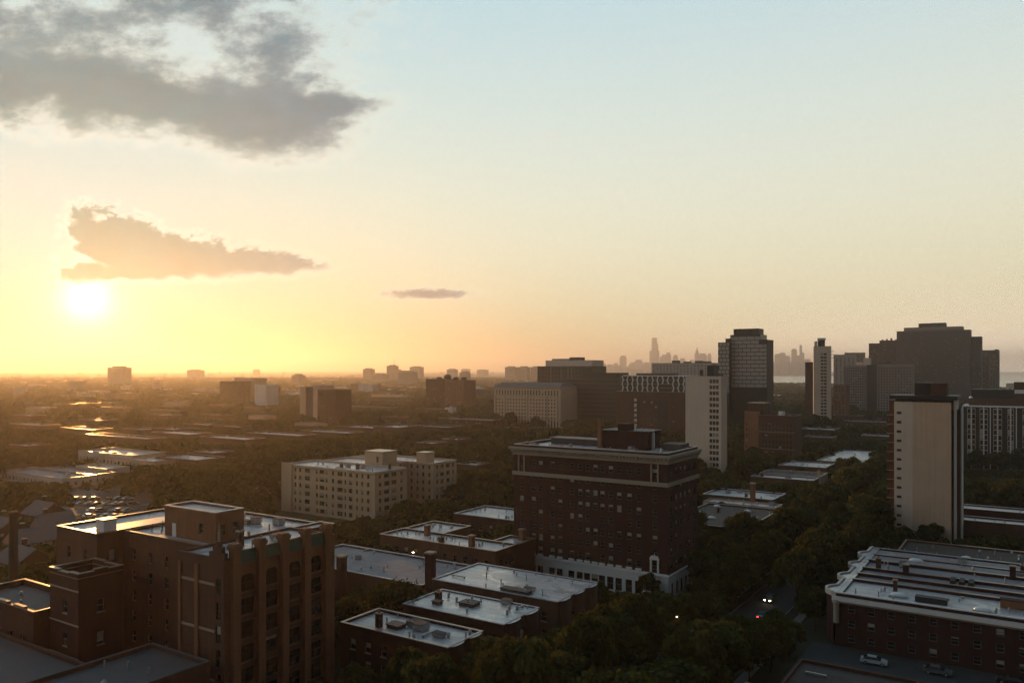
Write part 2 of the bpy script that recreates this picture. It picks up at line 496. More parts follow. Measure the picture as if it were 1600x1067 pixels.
def shell(par, w, h, z, wall, roof, s_ops=(), e_ops=(), s_frame=None, blinds=.25, single=False, sill=None, para=0.9,
          cope=None, z0=0.0, x1=0.0, y0=0.0, name='wall', east=None, roofname='roof'):
    """four walls with openings (local x from x1-w to x1, y from y0 to y0+h), parapet, coping and roof"""
    s_frame = s_frame or M['frame']
    xa, xb, ya, yb = x1 - w, x1, y0, y0 + h
    b = MB()
    facade(b, (xa, ya), (1, 0), (0, -1), w, z0, z, s_ops, wall)
    facade(b, (xb, ya), (0, 1), (1, 0), h, z0, z, e_ops, east or wall)
    b.face([(xb, yb, z0), (xa, yb, z0), (xa, yb, z), (xb, yb, z)], wall)
    b.face([(xa, yb, z0), (xa, ya, z0), (xa, ya, z), (xa, yb, z)], wall)
    t_ = min(0.35, w * .1, h * .1); zr = z - para
    ia, ib, ja, jb = xa + t_, xb - t_, ya + t_, yb - t_
    for p, q in (((ia, ja), (ib, ja)), ((ib, ja), (ib, jb)), ((ib, jb), (ia, jb)), ((ia, jb), (ia, ja))):
        b.face([(q[0], q[1], zr), (p[0], p[1], zr), (p[0], p[1], z), (q[0], q[1], z)], wall)
    o = b.build(name, par)
    window_set(par, (xa, ya), 0.0, s_ops, s_frame, blinds, single, sill)
    window_set(par, (xb, ya), math.pi / 2, e_ops, s_frame, blinds, single, sill)
    r = MB(); r.face([(ia, ja, zr), (ib, ja, zr), (ib, jb, zr), (ia, jb, zr)], roof); ro = r.build(roofname, par)
    c = MB(); cm = cope or M['coping']; k = 0.06
    A, B_, C_, D_ = xa - k, xb + k, ya - k, yb + k
    c.box(A, C_, z, B_, ja + k, z + .14, cm); c.box(A, jb - k, z, B_, D_, z + .14, cm)
    c.box(A, ja + k, z, ia + k, jb - k, z + .14, cm); c.box(ib - k, ja + k, z, B_, jb - k, z + .14, cm)
    c.build('coping', par)
    return o, ro


def roof_bits(par, xa, ya, xb, yb, z, n, rs, wall=None, skylights=0):
    """vents, pipes, hatches, skylights and chimneys as parts of the building"""
    for i in range(int(n * 1.7)):
        x, y = rs.uniform(xa + .8, xb - .8), rs.uniform(ya + .8, yb - .8)
        k = rs.random()
        if k < .52:
            MB().cyl(0, 0, 0, rs.uniform(.5, 1.2), .13, .13, M['duct'], 8).build('vent_pipe', par, (x, y, z))
        elif k < .78:
            b = MB(); b.cyl(0, 0, 0, .5, .22, .22, M['duct'], 8); b.cyl(0, 0, .5, .85, .38, .12, M['duct'], 8); b.build('roof_vent', par, (x, y, z))
        elif k < .86:
            ln = min(rs.uniform(2.0, 5.0), (xb - x) - .5, (yb - y) - .5)
            b = MB(); b.box(0, 0, .18, ln, .28, .42, M['duct']); b.box(.1, .02, 0, .25, .26, .18, M['dark']); b.box(max(ln - .3, .3), .02, 0, max(ln - .15, .45), .26, .18, M['dark'])
            b.build('duct', par, (x, y, z), rs.choice((0, math.pi / 2)) if ln > .8 else 0)
        elif k < .95:
            a, c, e = rs.uniform(.5, 1.1), rs.uniform(.5, 1.1), rs.uniform(.5, 1.1)
            b = MB(); b.box(-a, -c, .12, a, c, .12 + e, M['duct']); b.box(-a - .06, -c - .06, .12 + e, a + .06, c + .06, .2 + e, M['dconc']); b.box(-a * .8, -c * .8, 0, a * .8, c * .8, .12, M['dark']); b.build('air_conditioner', par, (x, y, z))
        else:
            b = MB(); q = rs.uniform(.35, .55); hh = rs.uniform(1.2, 2.4); b.box(-q, -q, 0, q, q, hh, wall or M['brown']); b.box(-q - .1, -q - .1, hh, q + .1, q + .1, hh + .2, M['stone']); b.cyl(0, 0, hh + .2, hh + .55, q * .5, q * .4, M['orange'], 8); b.build('chimney', par, (x, y, z))
    for i in range(skylights):
        x, y = rs.uniform(xa + 1.5, xb - 1.5), rs.uniform(ya + 1.5, yb - 1.5)
        b = MB(); b.box(-1.25, -.7, 0, 1.25, .7, .3, M['duct']); b.dome(0, 0, .3, 1.15, .62, .5, M['sky_dome']); b.build('skylight', par, (x, y, z))


def simple(name, label, xl, xc, y, z, h, wall, roof, fh=3.1, bits=4, sky=0, group=None, ww=1.2, gap=3.4, para=.8, d=None, xr=None,
           cat='building', vis=3, win=True, blinds=.25, single=False, cope=None, rz=0.0, sill=None, frame=None, wh=1.6):
    """flat-roofed block: roof line y at its south-east corner in column xc, south wall from xl, h metres deep"""
    if d is None: d = dist_for(y, z)
    w = west_len(xc, d, xl)
    if xr is not None: h = north_len(xc, d, xr)
    X, Y = world_at(xc, d)
    t = thing(name, label, cat, (X, Y, 0), rz, group)
    rows = floors(0, z - para, fh, .95, wh) if win else []
    so_, eo = grid_ops(w, even(w, int(w / gap), ww), rows), grid_ops(h, even(h, int(h / gap), ww), rows)
    shell(t, w, h, z, wall, roof, so_, eo, blinds=blinds, para=para, single=single, cope=cope, sill=sill, s_frame=frame)
    roof_bits(t, -w, 0, 0, h, z - para, bits, random.Random(len(label) * 31 + int(X)), wall, sky)
    FOOT.append((X - w, Y, X, Y + h))
    keep(xl, (xl + xc) / 2, d + w * .4, y + vis); keep((xl + xc) / 2, max(xc, px_of(X, Y + h)[0]), d, y + vis)
    return t, w, h, d

# ================================================================ ground, lake, streets
SHORE = [(2600, -1500), (1500, 300), (700, 1500), (150, 2250), (-300, 2560), (-650, 2720), (-1050, 3700), (-1500, 5000), (-2250, 7200),
         (-1500, 7700), (-1300, 9500), (-1400, 11000), (-2500, 14500), (-3500, 20000), (-4200, 27000)]
b = MB()
b.face([(x, y, 0) for x, y in SHORE] + [(-27000, 27000, 0), (-27000, -1500, 0)], M['grass'])
for (xa, ya), (xb, yb) in zip(SHORE, SHORE[1:]):
    b.face([(xa, ya, 0), (xb, yb, 0), (xb, yb, -2.5), (xa, ya, -2.5)], M['conc'])
b.build('ground', kind='structure')
wm = bpy.data.materials.new('lake_water'); wm.use_nodes = True
t = wm.node_tree; p = t.nodes['Principled BSDF']
p.inputs['Base Color'].default_value = (0.16, 0.15, 0.15, 1); p.inputs['Roughness'].default_value = 0.22
wn = noise(t, t.nodes.new('ShaderNodeTexCoord').outputs['Object'], 0.09, 4, 0.6)
bp = t.nodes.new('ShaderNodeBump'); bp.inputs['Strength'].default_value = 0.5; bp.inputs['Distance'].default_value = 0.6
t.links.new(wn.k, bp.inputs['Height']); t.links.new(bp.outputs[0], p.inputs['Normal'])
b = MB(); b.face([(x, y, -1.5) for x, y in reversed(SHORE)] + [(16000, -1500, -1.5), (16000, 27000, -1.5)], wm)
b.build('lake', kind='structure')

STREETS_X = [-50, -167, -284, -401, -520, -640]
STREETS_Y = [312, 520, 730]




for i, x in enumerate(STREETS_X):
    b = MB(); b.face([(x - 5, -100, .01), (x + 5, -100, .01), (x + 5, 1000, .01), (x - 5, 1000, .01)], M['asphalt']); b.build('road', kind='structure')
    for s_ in (-1, 1):
        xa, xb = sorted((x + s_ * 7.5, x + s_ * 9.3))
        b = MB(); b.box(xa, -100, -.05, xb, 1000, .13, M['walk']); b.build('pavement', kind='structure')
        xa, xb = sorted((x + s_ * 5.0, x + s_ * 5.2))
        b = MB(); b.box(xa, -100, -.05, xb, 1000, .12, M['walk']); b.build('kerb', kind='structure')
for y in STREETS_Y:
    for xa, xb in zip([-900] + sorted(STREETS_X), sorted(STREETS_X) + [120]):
        b = MB(); b.face([(xa + 9.6, y - 5, .014), (xb - 9.6, y - 5, .014), (xb - 9.6, y + 5, .014), (xa + 9.6, y + 5, .014)], M['asphalt']); b.build('road', kind='structure')
b = MB(); b.face([(-352, 168, .008), (-268, 148, .008), (-262, 186, .008), (-300, 204, .008), (-350, 202, .008)], M['lot']); b.build('parking_lot', kind='structure')
b = MB(); b.face([(-36, 98, .008), (14, 98, .008), (14, 162.5, .008), (-36, 162.5, .008)], M['lot']); b.build('rear_yard', kind='structure')

# ================================================================ dark brick tower
X, Y = world_at(1043, 181)
TW, TH_, TZ = 41.7, 19.4, 34.0
t = thing('brick_tower', 'tall dark red brick apartment tower with pale stone cornice and white ground floor', 'building', (X, Y, 0))
FOOT.append((X - TW, Y, X, Y + TH_)); keep(795, 880, 202, 908); keep(880, 945, 192, 905); keep(975, 965, 186, 915); keep(1010, 1095, 176, 925)
fh = 3.05
rows = [(6.6 + i * fh + .7, 1.65) for i in range(9)]
cs = [2.4, 5.9, 8.0, 11.4, 13.6, 16.9, 19.2, 21.2, 23.3, 25.2, 27.4, 29.6, 32.2, 34.6, 38.6]
cols = [(c_, 1.25) for c_ in cs]
ce = [(2.6, 1.25), (5.6, 1.25), (8.4, 1.25), (11.2, 1.25), (14.0, 1.25), (17.0, 1.25)]
skip = {(r, c_) for r in range(9) for c_ in (8, 11) if r % 3 == 0}
so_ = grid_ops(TW, cols, rows, skip); eo = grid_ops(TH_, ce, rows)
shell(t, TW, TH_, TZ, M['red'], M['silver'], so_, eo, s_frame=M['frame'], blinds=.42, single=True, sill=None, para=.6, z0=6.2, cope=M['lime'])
# white ground floor, proud of the brick
b = MB(); bw, bh = TW + .5, TH_ + .25
gs = [(c_ + .25, 1.7) for c_ in cs]; rowg = [(1.1, 3.0)]
gso = grid_ops(bw, gs, rowg); geo = grid_ops(bh, ce, rowg)
facade(b, (-TW - .25, -.25), (1, 0), (0, -1), bw, 0, 5.9, gso, M['white'])
facade(b, (.25, -.25), (0, 1), (1, 0), bh, 0, 5.9, geo, M['white'])
b.face([(-TW - .25, -.25, 5.9), (.25, -.25, 5.9), (.25, TH_, 5.9), (-TW - .25, TH_, 5.9)], M['white'])
base_o = b.build('ground_floor', t)
window_set(t, (-TW - .25, -.25), 0, gso, M['frame'], .1, True); window_set(t, (.25, -.25), math.pi / 2, geo, M['frame'], .1, True)
b = MB(); b.box(-TW - .45, -.45, 5.9, .45, -.001, 6.2, M['white']); b.box(.001, -.001, 5.9, .45, TH_, 6.2, M['white'])
b.box(-TW - .12, -.12, 6.2, .12, -.01, 6.5, M['white']); b.build('base_moulding', t)
for c_ in cs[1:-1]:
    b = MB(); b.box(-.75, -.34, 0, .75, -.004, .55, M['white']); b.build('stone_block', t, (-TW + c_, 0, 6.504))
for c_ in (cs[0], cs[-1]):                            # raised stone window surrounds at both ends
    b = MB(); b.box(-1.1, -.3, 0, -.68, -.004, 3.0, M['white']); b.box(.68, -.3, 0, 1.1, -.004, 3.0, M['white']); b.box(-1.15, -.36, 3.0, 1.15, -.004, 3.5, M['white'])
    b.prism([(-.9, -.33), (.9, -.33), (.9, -.004), (-.9, -.004)], 3.5, 3.9, M['white']); b.cyl(0, -.17, 3.9, 4.5, .16, .04, M['white'], 6); b.build('window_surround', t, (-TW + c_, 0, 6.504))
b = MB()                                              # stone belt course below the top two floors
b.box(-TW - .3, -.3, 26.35, .3, -.002, 27.3, M['stone']); b.box(.002, -.002, 26.35, .3, TH_, 27.3, M['stone']); b.build('belt_course', t)
b = MB()                                              # stepped cornice with brackets
for k_, (za, zb, pr) in enumerate(((31.5, 32.2, .25), (32.2, 32.9, .55), (32.9, 33.5, 1.0))):
    b.box(-TW - pr, -pr, za, pr, -.003 - .001 * k_, zb, M['stone']); b.box(.003 + .001 * k_, -.003 - .001 * k_, za, pr, TH_ + .2, zb, M['stone'])
b.build('cornice', t)
bm_ = MB().box(-.16, -.90, 32.3, .16, -.552, 32.88, M['stone']).mesh('bracket')
for i in range(48): place('bracket', bm_, t, (-TW + .4 + i * (TW - .8) / 47, 0, 0))
for i in range(22): place('bracket', bm_, t, (0, .5 + i * (TH_ - 1) / 21, 0), math.pi / 2)
for c_ in (cs[0], cs[-1]):                            # pale surrounds on the top floors
    b = MB(); b.box(-1.0, -.22, 27.304, -.66, -.004, 31.4, M['stone']); b.box(.66, -.22, 27.304, 1.0, -.004, 31.4, M['stone']); b.build('window_surround', t, (-TW + c_, 0, 0))
b = MB(); rs = random.Random(4)                       # rooftop structures
zr = TZ - .6
b.box(-21.3, 9.5, zr, -9.0, 17.5, zr + 4.4, M['red']); b.box(-21.7, 9.2, zr + 4.4, -8.6, 17.8, zr + 4.6, M['dark']); b.box(-17.5, 10.5, zr + 4.6, -14.6, 14, zr + 6.2, M['red']); b.build('penthouse', t)
b = MB(); b.box(-38, 12.5, zr, -24, 17.0, zr + 1.5, M['dconc']); b.box(-38.2, 12.3, zr + 1.5, -23.8, 17.2, zr + 1.7, M['greyroof']); b.build('penthouse', t)
b = MB(); b.box(-22.4, 9.0, zr, -21.4, 9.45, zr + 7.2, M['orange']); b.build('chimney', t)
for x_, y_, hh in ((-12.5, 10, 7.2), (-11.0, 10.5, 6.9), (-9.8, 11, 6.8), (-8.6, 12, 6.6)):
    b = MB(); b.box(-.28, -.28, 0, .28, .28, hh - 2.5, M['white']); b.cyl(0, 0, hh - 2.5, hh - 1.6, .2, .2, M['white'], 8); b.build('vent_stack', t, (x_, y_, zr + .0))
b = MB(); b.box(-6.5, 12, zr, -1.5, 17.5, zr + 1.6, M['dconc']); b.build('penthouse', t)
roof_bits(t, -TW, 1, -1, 9, zr, 14, rs)

# ================================================================ gothic block at lower left (U-shaped, piered east front)
gx, gy = -94.5, 71.0
t = thing('gothic_block', 'brown brick gothic apartment block with tall piers and green copper parapet, lower left', 'building', (gx, gy, 0))
FOOT += [(-140, 62, -92, 99)]; keep(90, 520, 108, 1067)
GW, GH, GZ = 10.5, 21.0, 26.4
fl = [(1.2 + i * 3.35, 2.45) for i in range(7)]
bays = [1.6 + i * 4.35 for i in range(5)]             # pier centres along the east front
bc = [(bays[i] + 2.17, 2.75) for i in range(4)] + [(20.2, .75)]
eo = grid_ops(GH, bc, fl)
so_ = grid_ops(GW, [(9.2, 1.1)], fl)
shell(t, GW, GH, GZ, M['brown'], M['silver'], so_, eo, blinds=.04, single=True, para=.25, cope=M['brown'], name='wall', east=M['orange'], s_frame=M['dark'])
for yb_ in bays:                                      # projecting piers with stepped caps
    b = MB(); b.box(.003, yb_ - .62, 0, .85, yb_ + .62, GZ + 1.3, M['orange']); b.box(-.5, yb_ - .80, GZ + 1.3, 1.0, yb_ + .80, GZ + 1.9, M['orange'])
    b.box(-.35, yb_ - .64, GZ + 1.9, .85, yb_ + .64, GZ + 2.15, M['orange']); b.box(-.3, yb_ - .6, GZ + .15, .002, yb_ + .6, GZ + 1.3, M['orange']); b.build('pier', t)
for i in range(4):
    y0_, y1_ = bays[i] + .63, bays[i + 1] - .63
    b = MB()                                          # copper parapet between piers, sloped
    b.face([(.55, y0_, GZ - .9), (.55, y1_, GZ - .9), (.18, y1_, GZ + .9), (.18, y0_, GZ + .9)], M['copper'])
    b.face([(.18, y0_, GZ + .9), (.18, y1_, GZ + .9), (-.30, y1_, GZ + .9), (-.30, y0_, GZ + .9)], M['copper'])
    b.face([(-.30, y1_, GZ + .15), (-.30, y0_, GZ + .15), (-.30, y0_, GZ + .9), (-.30, y1_, GZ + .9)], M['copper'])
    b.face([(.55, y1_, GZ - .9), (.55, y0_, GZ - .9), (.01, y0_, GZ - 1.0), (.01, y1_, GZ - 1.0)], M['copper'])
    for q in range(7): yy = y0_ + (q + .5) * (y1_ - y0_) / 7; b.box(.2, yy - .04, GZ + .905, .26, yy + .04, GZ + 1.0, M['copper'])
    b.build('copper_parapet', t)
    for hh in range(7):                               # spandrel panels and pointed heads
        b = MB(); b.box(.003, y0_, fl[hh][0] - .72, .26, y1_, fl[hh][0] - .12, M['brown']); b.build('spandrel', t)
    b = MB(); ym = (y0_ + y1_) / 2; zt = fl[-1][0] + 2.15
    n = 9
    for q in range(n):
        a0, a1 = q / n, (q + 1) / n
        arc = lambda a: zt - .5 + 1.25 * (1 - abs(2 * a - 1) ** 1.8)
        ya_, yb2 = y0_ + .1 + a0 * (y1_ - y0_ - .2), y0_ + .1 + a1 * (y1_ - y0_ - .2)
        b.face([(.3, ya_, arc(a0)), (.3, yb2, arc(a1)), (.3, yb2, zt + 1.55), (.3, ya_, zt + 1.55)], M['orange'])
        b.face([(.3, yb2, arc(a1)), (.3, ya_, arc(a0)), (.01, ya_, arc(a0)), (.01, yb2, arc(a1))], M['stone'])
    b.build('arch', t)
b = MB()                                              # stepped gable on the south corner
for k_, (a, c_, zt) in enumerate(((-3.2, .25, 27.4), (-2.4, -.3, 28.2), (-1.75, -.95, 28.9))): b.box(a, -.1 - .004 * k_, GZ + .15, c_, .45 + .004 * k_, zt, M['brown'])
b.box(-1.5, .05, 28.9, -1.2, .3, 30.2, M['stone']); b.build('gable', t)
b = MB(); b.cyl(-1.35, .17, 30.2, 31.6, .16, .02, M['stone'], 6); b.build('finial', t)
for xa_, xb_ in ((-10.3, -9.7), (-6.4, -5.6)):        # south wall strips and string courses
    b = MB(); b.box(xa_, -.25, 0, xb_, -.003, GZ - 1.2, M['orange']); b.build('buttress', t)
for zz_ in (9.0, 16.0, 22.6):
    b = MB(); b.box(-9.68, -.14, zz_, -6.42, -.003, zz_ + .35, M['stone']); b.box(-5.58, -.14, zz_, -2.0, -.003, zz_ + .35, M['stone']); b.build('string_course', t)
# rear range, set back, and west wing
bx = MB()
fr = [(1.4 + i * 3.35, 1.9) for i in range(7)]
shell(t, 22.5, 22.6, 26.1, M['brown'], M['silver'], grid_ops(22.5, [(3, 1.1), (7.5, 1.1), (12, 1.1), (16, 1.1), (20, 1.1)], fr), (), blinds=.1, single=True, para=.3, x1=-10.53, y0=5.0, cope=M['coping'])
shell(t, 12.5, 20.0, 26.25, M['brown'], M['silver'], grid_ops(12.5, [(4, 1.1), (9, 1.1)], fr), grid_ops(20.0, [(2.5, 1.1)], fr), blinds=.1, single=True, para=.3, x1=-33.06, y0=.5, cope=M['coping'])
shell(t, 3.5, 6.8, 26.3, M['brown'], M['silver'], (), (), para=.2, x1=-7.0, y0=21.03, cope=M['coping'])
# penthouse, stair box and roof furniture
b = MB(); px1_, py0 = -12.4, 7.7
dops = [(2.6, 25.9, 3.6, 28.2)]; wops = [(6.0, 27.0, 7.4, 28.9)]
shell(t, 13.2, 5.4, 30.6, M['orange'], M['silver'], [(9.0, 26.9, 10.2, 28.7)], [(1.0, 26.9, 2.0, 28.7), (3.2, 26.9, 4.2, 28.7)], single=True, blinds=.0, para=.3, z0=25.82, x1=px1_, y0=py0, cope=M['silver'], name='penthouse_wall', roofname='penthouse_roof')
MB().box(-23.4, 7.58, 25.82, -22.4, 7.696, 28.0, M['white']).build('door', t)
b = MB(); b.box(-36.8, 2.4, 25.96, -34.4, 4.6, 28.0, M['white']); b.box(-36.9, 2.3, 28.0, -34.3, 4.7, 28.15, M['silver']); b.build('stair_box', t)
b = MB()
for i in range(9): x_ = -32.5 + i * .9; b.box(x_, 8 + (i % 3) * 1.3, 25.82, x_ + .08, 8.08 + (i % 3) * 1.3, 26.4 + .35 * (i % 3), M['dark'])
b.box(-30.5, 9.28, 26.6, -26.5, 9.34, 26.68, M['dark']); b.build('roof_railing', t)
roof_bits(t, -9, 4, -2, 19, 26.15, 5, random.Random(3)); roof_bits(t, -31, 8, -22.5, 24, 25.82, 8, random.Random(5)); roof_bits(t, -32, 13, -12, 26, 25.8, 9, random.Random(8))
# turret and low wing in front of the west wing
t2 = thing('brick_turret', 'square dark brick turret with stepped parapet edged in sunlight, left of gothic block', 'building', (-119.8, 64.3, 0))
shell(t2, 8.2, 6.9, 21.6, M['red'], M['tarp'], grid_ops(8.2, [(4.4, 1.2)], [(6, 2), (11, 2), (16, 2)]), grid_ops(6.9, [(3.4, 1.1)], [(6, 2), (11, 2), (16, 2)]), single=True, blinds=.1, para=1.6, sill=M['stone'])
for (xa_, ya_, xb_, yb_, zt) in ((-8.3, -.1, -5.6, .45, 22.35), (-5.596, -.1, -2.6, .45, 22.15), (-2.596, -.1, .1, .45, 22.35), (-.35, .46, .1, 2.4, 22.35), (-.35, 2.41, .1, 4.6, 22.6), (-.35, 4.61, .1, 7.0, 22.35), (-8.3, .46, -7.85, 7.0, 22.3), (-7.84, 6.5, -4.5, 7.0, 22.45), (-4.49, 6.5, -.36, 7.0, 22.25)):
    b = MB(); b.box(xa_, ya_, 21.745, xb_, yb_, zt, M['red']); b.box(xa_ - .05, ya_ - .05, zt, xb_ + .05, yb_ + .05, zt + .12, M['coping']); b.build('merlon', t2)
for zz_ in (9.4, 14.4, 19.6): MB().box(-8.25, -.09, zz_, .09, -.003, zz_ + .25, M['stone']).build('string_course', t2)
t2 = thing('low_wing', 'low dark brick wing with sun-edged parapet at the left frame edge', 'building', (-128.3, 62.0, 0))
shell(t2, 22, 9.2, 15.8, M['red'], M['tarp'], grid_ops(22, even(22, 5, 1.2), [(2, 1.8), (6, 1.8), (10, 1.8)]), (), single=True, blinds=.1, para=.9)
for k_ in range(4): MB().box(-21.5 + k_ * 5.2, -.15, 15.945, -18.3 + k_ * 5.2, .45, 16.3, M['coping']).build('coping_block', t2)
roof_bits(t2, -21, 1, -1, 8, 14.9, 4, random.Random(2))
FOOT += [(-152, 55, -119, 73)]
t2 = thing('annex_building', 'flat grey roofed annex below the gothic block at the bottom edge', 'building', (-94.6, 30, 0))
shell(t2, 13.4, 38.8, 13.0, M['brown'], M['tarp'], (), grid_ops(38.8, even(38.8, 9, 1.3), [(2, 1.8), (5.5, 1.8), (9, 1.8)]), single=True, blinds=.2, para=.5, cope=M['tarp'])
roof_bits(t2, -12, 20, -2, 36, 12.5, 4, random.Random(6))
t2 = thing('annex_building', 'lower dark flat roof left of the grey annex roof, bottom left corner', 'building', (-108.4, 28, 0))
shell(t2, 44, 33, 11.6, M['red'], M['tarp'], (), (), para=.5, cope=M['brown'])
roof_bits(t2, -30, 10, -2, 31, 11.1, 6, random.Random(9))
FOOT += [(-155, 25, -94, 70)]
# free-standing chimney at the left edge
cx, cy = world_at(21, 150)
b = MB(); b.cyl(0, 0, 0, z_for(803, 150), 1.0, .72, M['dark'], 14); b.cyl(0, 0, z_for(803, 150), z_for(803, 150) + .5, .85, .85, M['brown'], 14)
o = b.build('smokestack', None, (cx, cy, 0)); o['label'] = 'slim dark round smokestack rising at the left edge of the picture'; o['category'] = 'chimney'

# ================================================================ white-roofed apartments in the middle foreground
def apt(label, x0, y0, x1, y1, z, wall, roof, bits, sky=0, notch=(), name='apartment_building', para=.35, single=True, cope=None, bays=0, fh=3.1, blinds=.25, seed=1):
    t = thing(name, label, 'building', (x1, y0, 0))
    w, h = x1 - x0, y1 - y0
    rows = floors(0, z - .8, fh, .95, 1.7)
    so_ = grid_ops(w, even(w, int(w / 3.3), 1.25), rows); eo = grid_ops(h, even(h, int(h / 3.3), 1.25), rows)
    shell(t, w, h, z, wall, roof, so_, eo, single=single, blinds=blinds, para=para, cope=cope, sill=M['stone'] if single else None)
    rs = random.Random(seed)
    roof_bits(t, -w, 0, 0, h, z - para, bits, rs, wall, sky)
    for (xa, ya, xb, yb) in notch:                    # raised curbs round light wells and hatches
        b = MB(); b.box(xa, ya, z - para, xb, yb, z - para + .55, M['tarp']); b.box(xa - .15, ya - .15, z - para + .55, xb + .15, yb + .15, z - para + .68, M['dark']); b.build('light_well', t)
    if bays:
        for i in range(bays):                         # rounded bays down the street front
            yc = h * (i + .5) / bays; b = MB(); n = 10; r = h / bays * .36
            pts = [(.01, -r)] + [(math.sin(math.pi * k / n) * r * .34 + .01, -math.cos(math.pi * k / n) * r) for k in range(1, n)] + [(.01, r)]
            b.prism(pts, 0, z - .3, wall, wall); b.prism([(q[0] * 1.1, q[1] * 1.06) for q in pts], z - .3, z + .05, wall, roof); b.build('bay', t, (0, yc, 0))
    FOOT.append((x0, y0, x1 + (2 if bays else 0), y1))
    return t


apt('shining white flat roof with light well beside the dark brick tower', -101, 125, -72, 141, 11.0, M['brown'], M['wet'], 10, 0, [(-13, .8, -7, 2.6)], bays=3, cope=M['silver'], seed=1, para=.1)
apt('gleaming wet white flat roof with dark hatches in front of the shining one', -94.8, 109, -73, 120.4, 11.0, M['red'], M['wet'], 9, 0, [(-13, 5, -10, 7.4), (-17.5, 3, -16, 4.2)], bays=2, cope=M['silver'], seed=2, para=.1)
apt('smaller white flat roof with brick stair boxes, nearest of the three', -96.5, 95.3, -74, 104.6, 11.0, M['red'], M['silver'], 9, 0, [(-15, 3, -12.5, 5.0)], bays=2, cope=M['coping'], seed=3)
apt('long low grey-roofed brick block behind the gothic block', -146, 126, -104.5, 145, 9.0, M['brown'], M['greyroof'], 12, 0, seed=4, cope=M['silver'])
keep(555, 930, 120, 945); keep(535, 665, 110, 985); keep(515, 690, 150, 905); keep(640, 900, 120, 955)
for X_, Y_, hh in ((-103.2, 128.5, 15.5), (-125.5, 125.6, 12.5)):
    b = MB(); b.box(-.8, -.8, 0, .8, .8, hh, M['red']); b.box(-.95, -.95, hh, .95, .95, hh + .35, M['stone']); o = b.build('brick_chimney', None, (X_, Y_ - 1.3, 0))
    o['label'] = 'tall square brick chimney beside the shining white roof' if hh > 14 else 'stubby brick chimney on the south edge of the long grey roof'; o['category'] = 'chimney'
# courtyard building left of the tower: three ranges round a court
t = thing('courtyard_building', 'low brick courtyard apartments with pale roof left of the dark tower', 'building', (-104, 152, 0))
rr = floors(0, 10, 3.1, .95, 1.6)
shell(t, 36, 9.5, 11.0, M['brown'], M['silver'], grid_ops(36, even(36, 11, 1.2), rr), grid_ops(9.5, even(9.5, 3, 1.2), rr), single=True, blinds=.2, para=.4, sill=M['stone'])
shell(t, 13, 12.4, 10.9, M['brown'], M['silver'], (), grid_ops(12.4, even(12.4, 4, 1.2), rr), single=True, blinds=.2, para=.4, x1=-23, y0=9.53)
shell(t, 7.5, 8.0, 10.9, M['brown'], M['silver'], (), (), para=.4, x1=0, y0=9.53)
for (x_, y_) in ((-3, 16), (-26, 7), (-9, 3)):
    b = MB(); b.box(-.6, -.6, 0, .6, .6, 2.6, M['orange']); b.box(-.75, -.75, 2.6, .75, .75, 2.85, M['stone']); b.build('chimney', t, (x_, y_, 10.5))
roof_bits(t, -35, 1, -1, 8.5, 10.6, 14, random.Random(12)); roof_bits(t, -35, 11, -25, 20, 10.5, 7, random.Random(13))
FOOT.append((-140, 152, -104, 174)); keep(600, 800, 190, 868)
apt('brick flat-roofed block behind the courtyard apartments', -142, 186, -116, 202, 11.0, M['red'], M['silver'], 9, 0, seed=14, cope=M['silver'])
keep(700, 800, 215, 815)

# ================================================================ yellow brick block with two wings
YX, YY, YZ = -190.0, 204.0, 17.6
t = thing('yellow_block', 'buff yellow brick apartment block with two wings and rows of paired windows', 'building', (YX, YY, 0))
fy = [(1.0 + i * 2.85, 1.55) for i in range(5)] + [(1.0 + 5 * 2.85, 1.5)]
sc = [(7.0, 1.0), (9.6, 1.0), (13.4, 2.6), (18.4, 1.0), (21.0, 2.4), (23.4, .9), (26.6, 1.0), (30.2, 2.6), (32.8, .8), (35.4, 1.7), (38.4, .9), (41.0, .9), (43.8, 1.2)]
ec = [(2.6, 1.2), (6.0, 2.6), (9.8, 2.6), (13.8, 1.2)]
shell(t, 47, 16.7, YZ, M['buff'], M['silver'], grid_ops(47, sc, fy), grid_ops(16.7, ec, fy), single=True, blinds=.25, para=.5, cope=M['cream'], s_frame=M['frame'])
MB().box(-47.2, -.35, 0, -41.6, -.003, 18.3, M['buff']).build('stair_tower', t)
shell(t, 30, 15.2, YZ - .03, M['buff'], M['silver'], (), grid_ops(15.2, [(4, 1.2), (8, 1.2), (12, 1.2)], fy), single=True, blinds=.2, para=.5, x1=-13.5, y0=16.73, cope=M['cream'])
shell(t, 43, 14.5, YZ, M['buff'], M['silver'], grid_ops(43, [(32.2, 1.0), (35.2, 1.0), (38.0, 1.0), (41, 1.0)], fy), grid_ops(14.5, [(2.4, 1.2), (5.4, 2.2), (9.0, 2.2), (12.2, 1.2)], fy), single=True, blinds=.2, para=.5, x1=0, y0=31.96, cope=M['cream'])
for (xa, ya, xb, yb) in ((-47.1, -.14, .14, -.003), (.003, -.003, .14, 16.7), (-13, 31.82, .14, 31.957), (.003, 31.957, .14, 46.4)):
    MB().box(xa, ya, 15.6 + 1.05, xb, yb, 15.6 + 1.35, M['stone']).build('cornice_band', t)
b = MB(); b.box(-22, 18, YZ - .5, -13, 26, YZ + 4.6, M['buff']); b.box(-22.2, 17.8, YZ + 4.6, -12.8, 26.2, YZ + 4.85, M['coping']); b.box(-16, 17.93, YZ + .8, -15, 17.99, YZ + 3.0, M['dark']); b.build('penthouse', t)
b = MB(); b.box(-10, 34, YZ - .5, -5.2, 39, YZ + 3.4, M['buff']); b.box(-10.2, 33.8, YZ + 3.4, -5, 39.2, YZ + 3.6, M['coping']); b.build('penthouse', t)
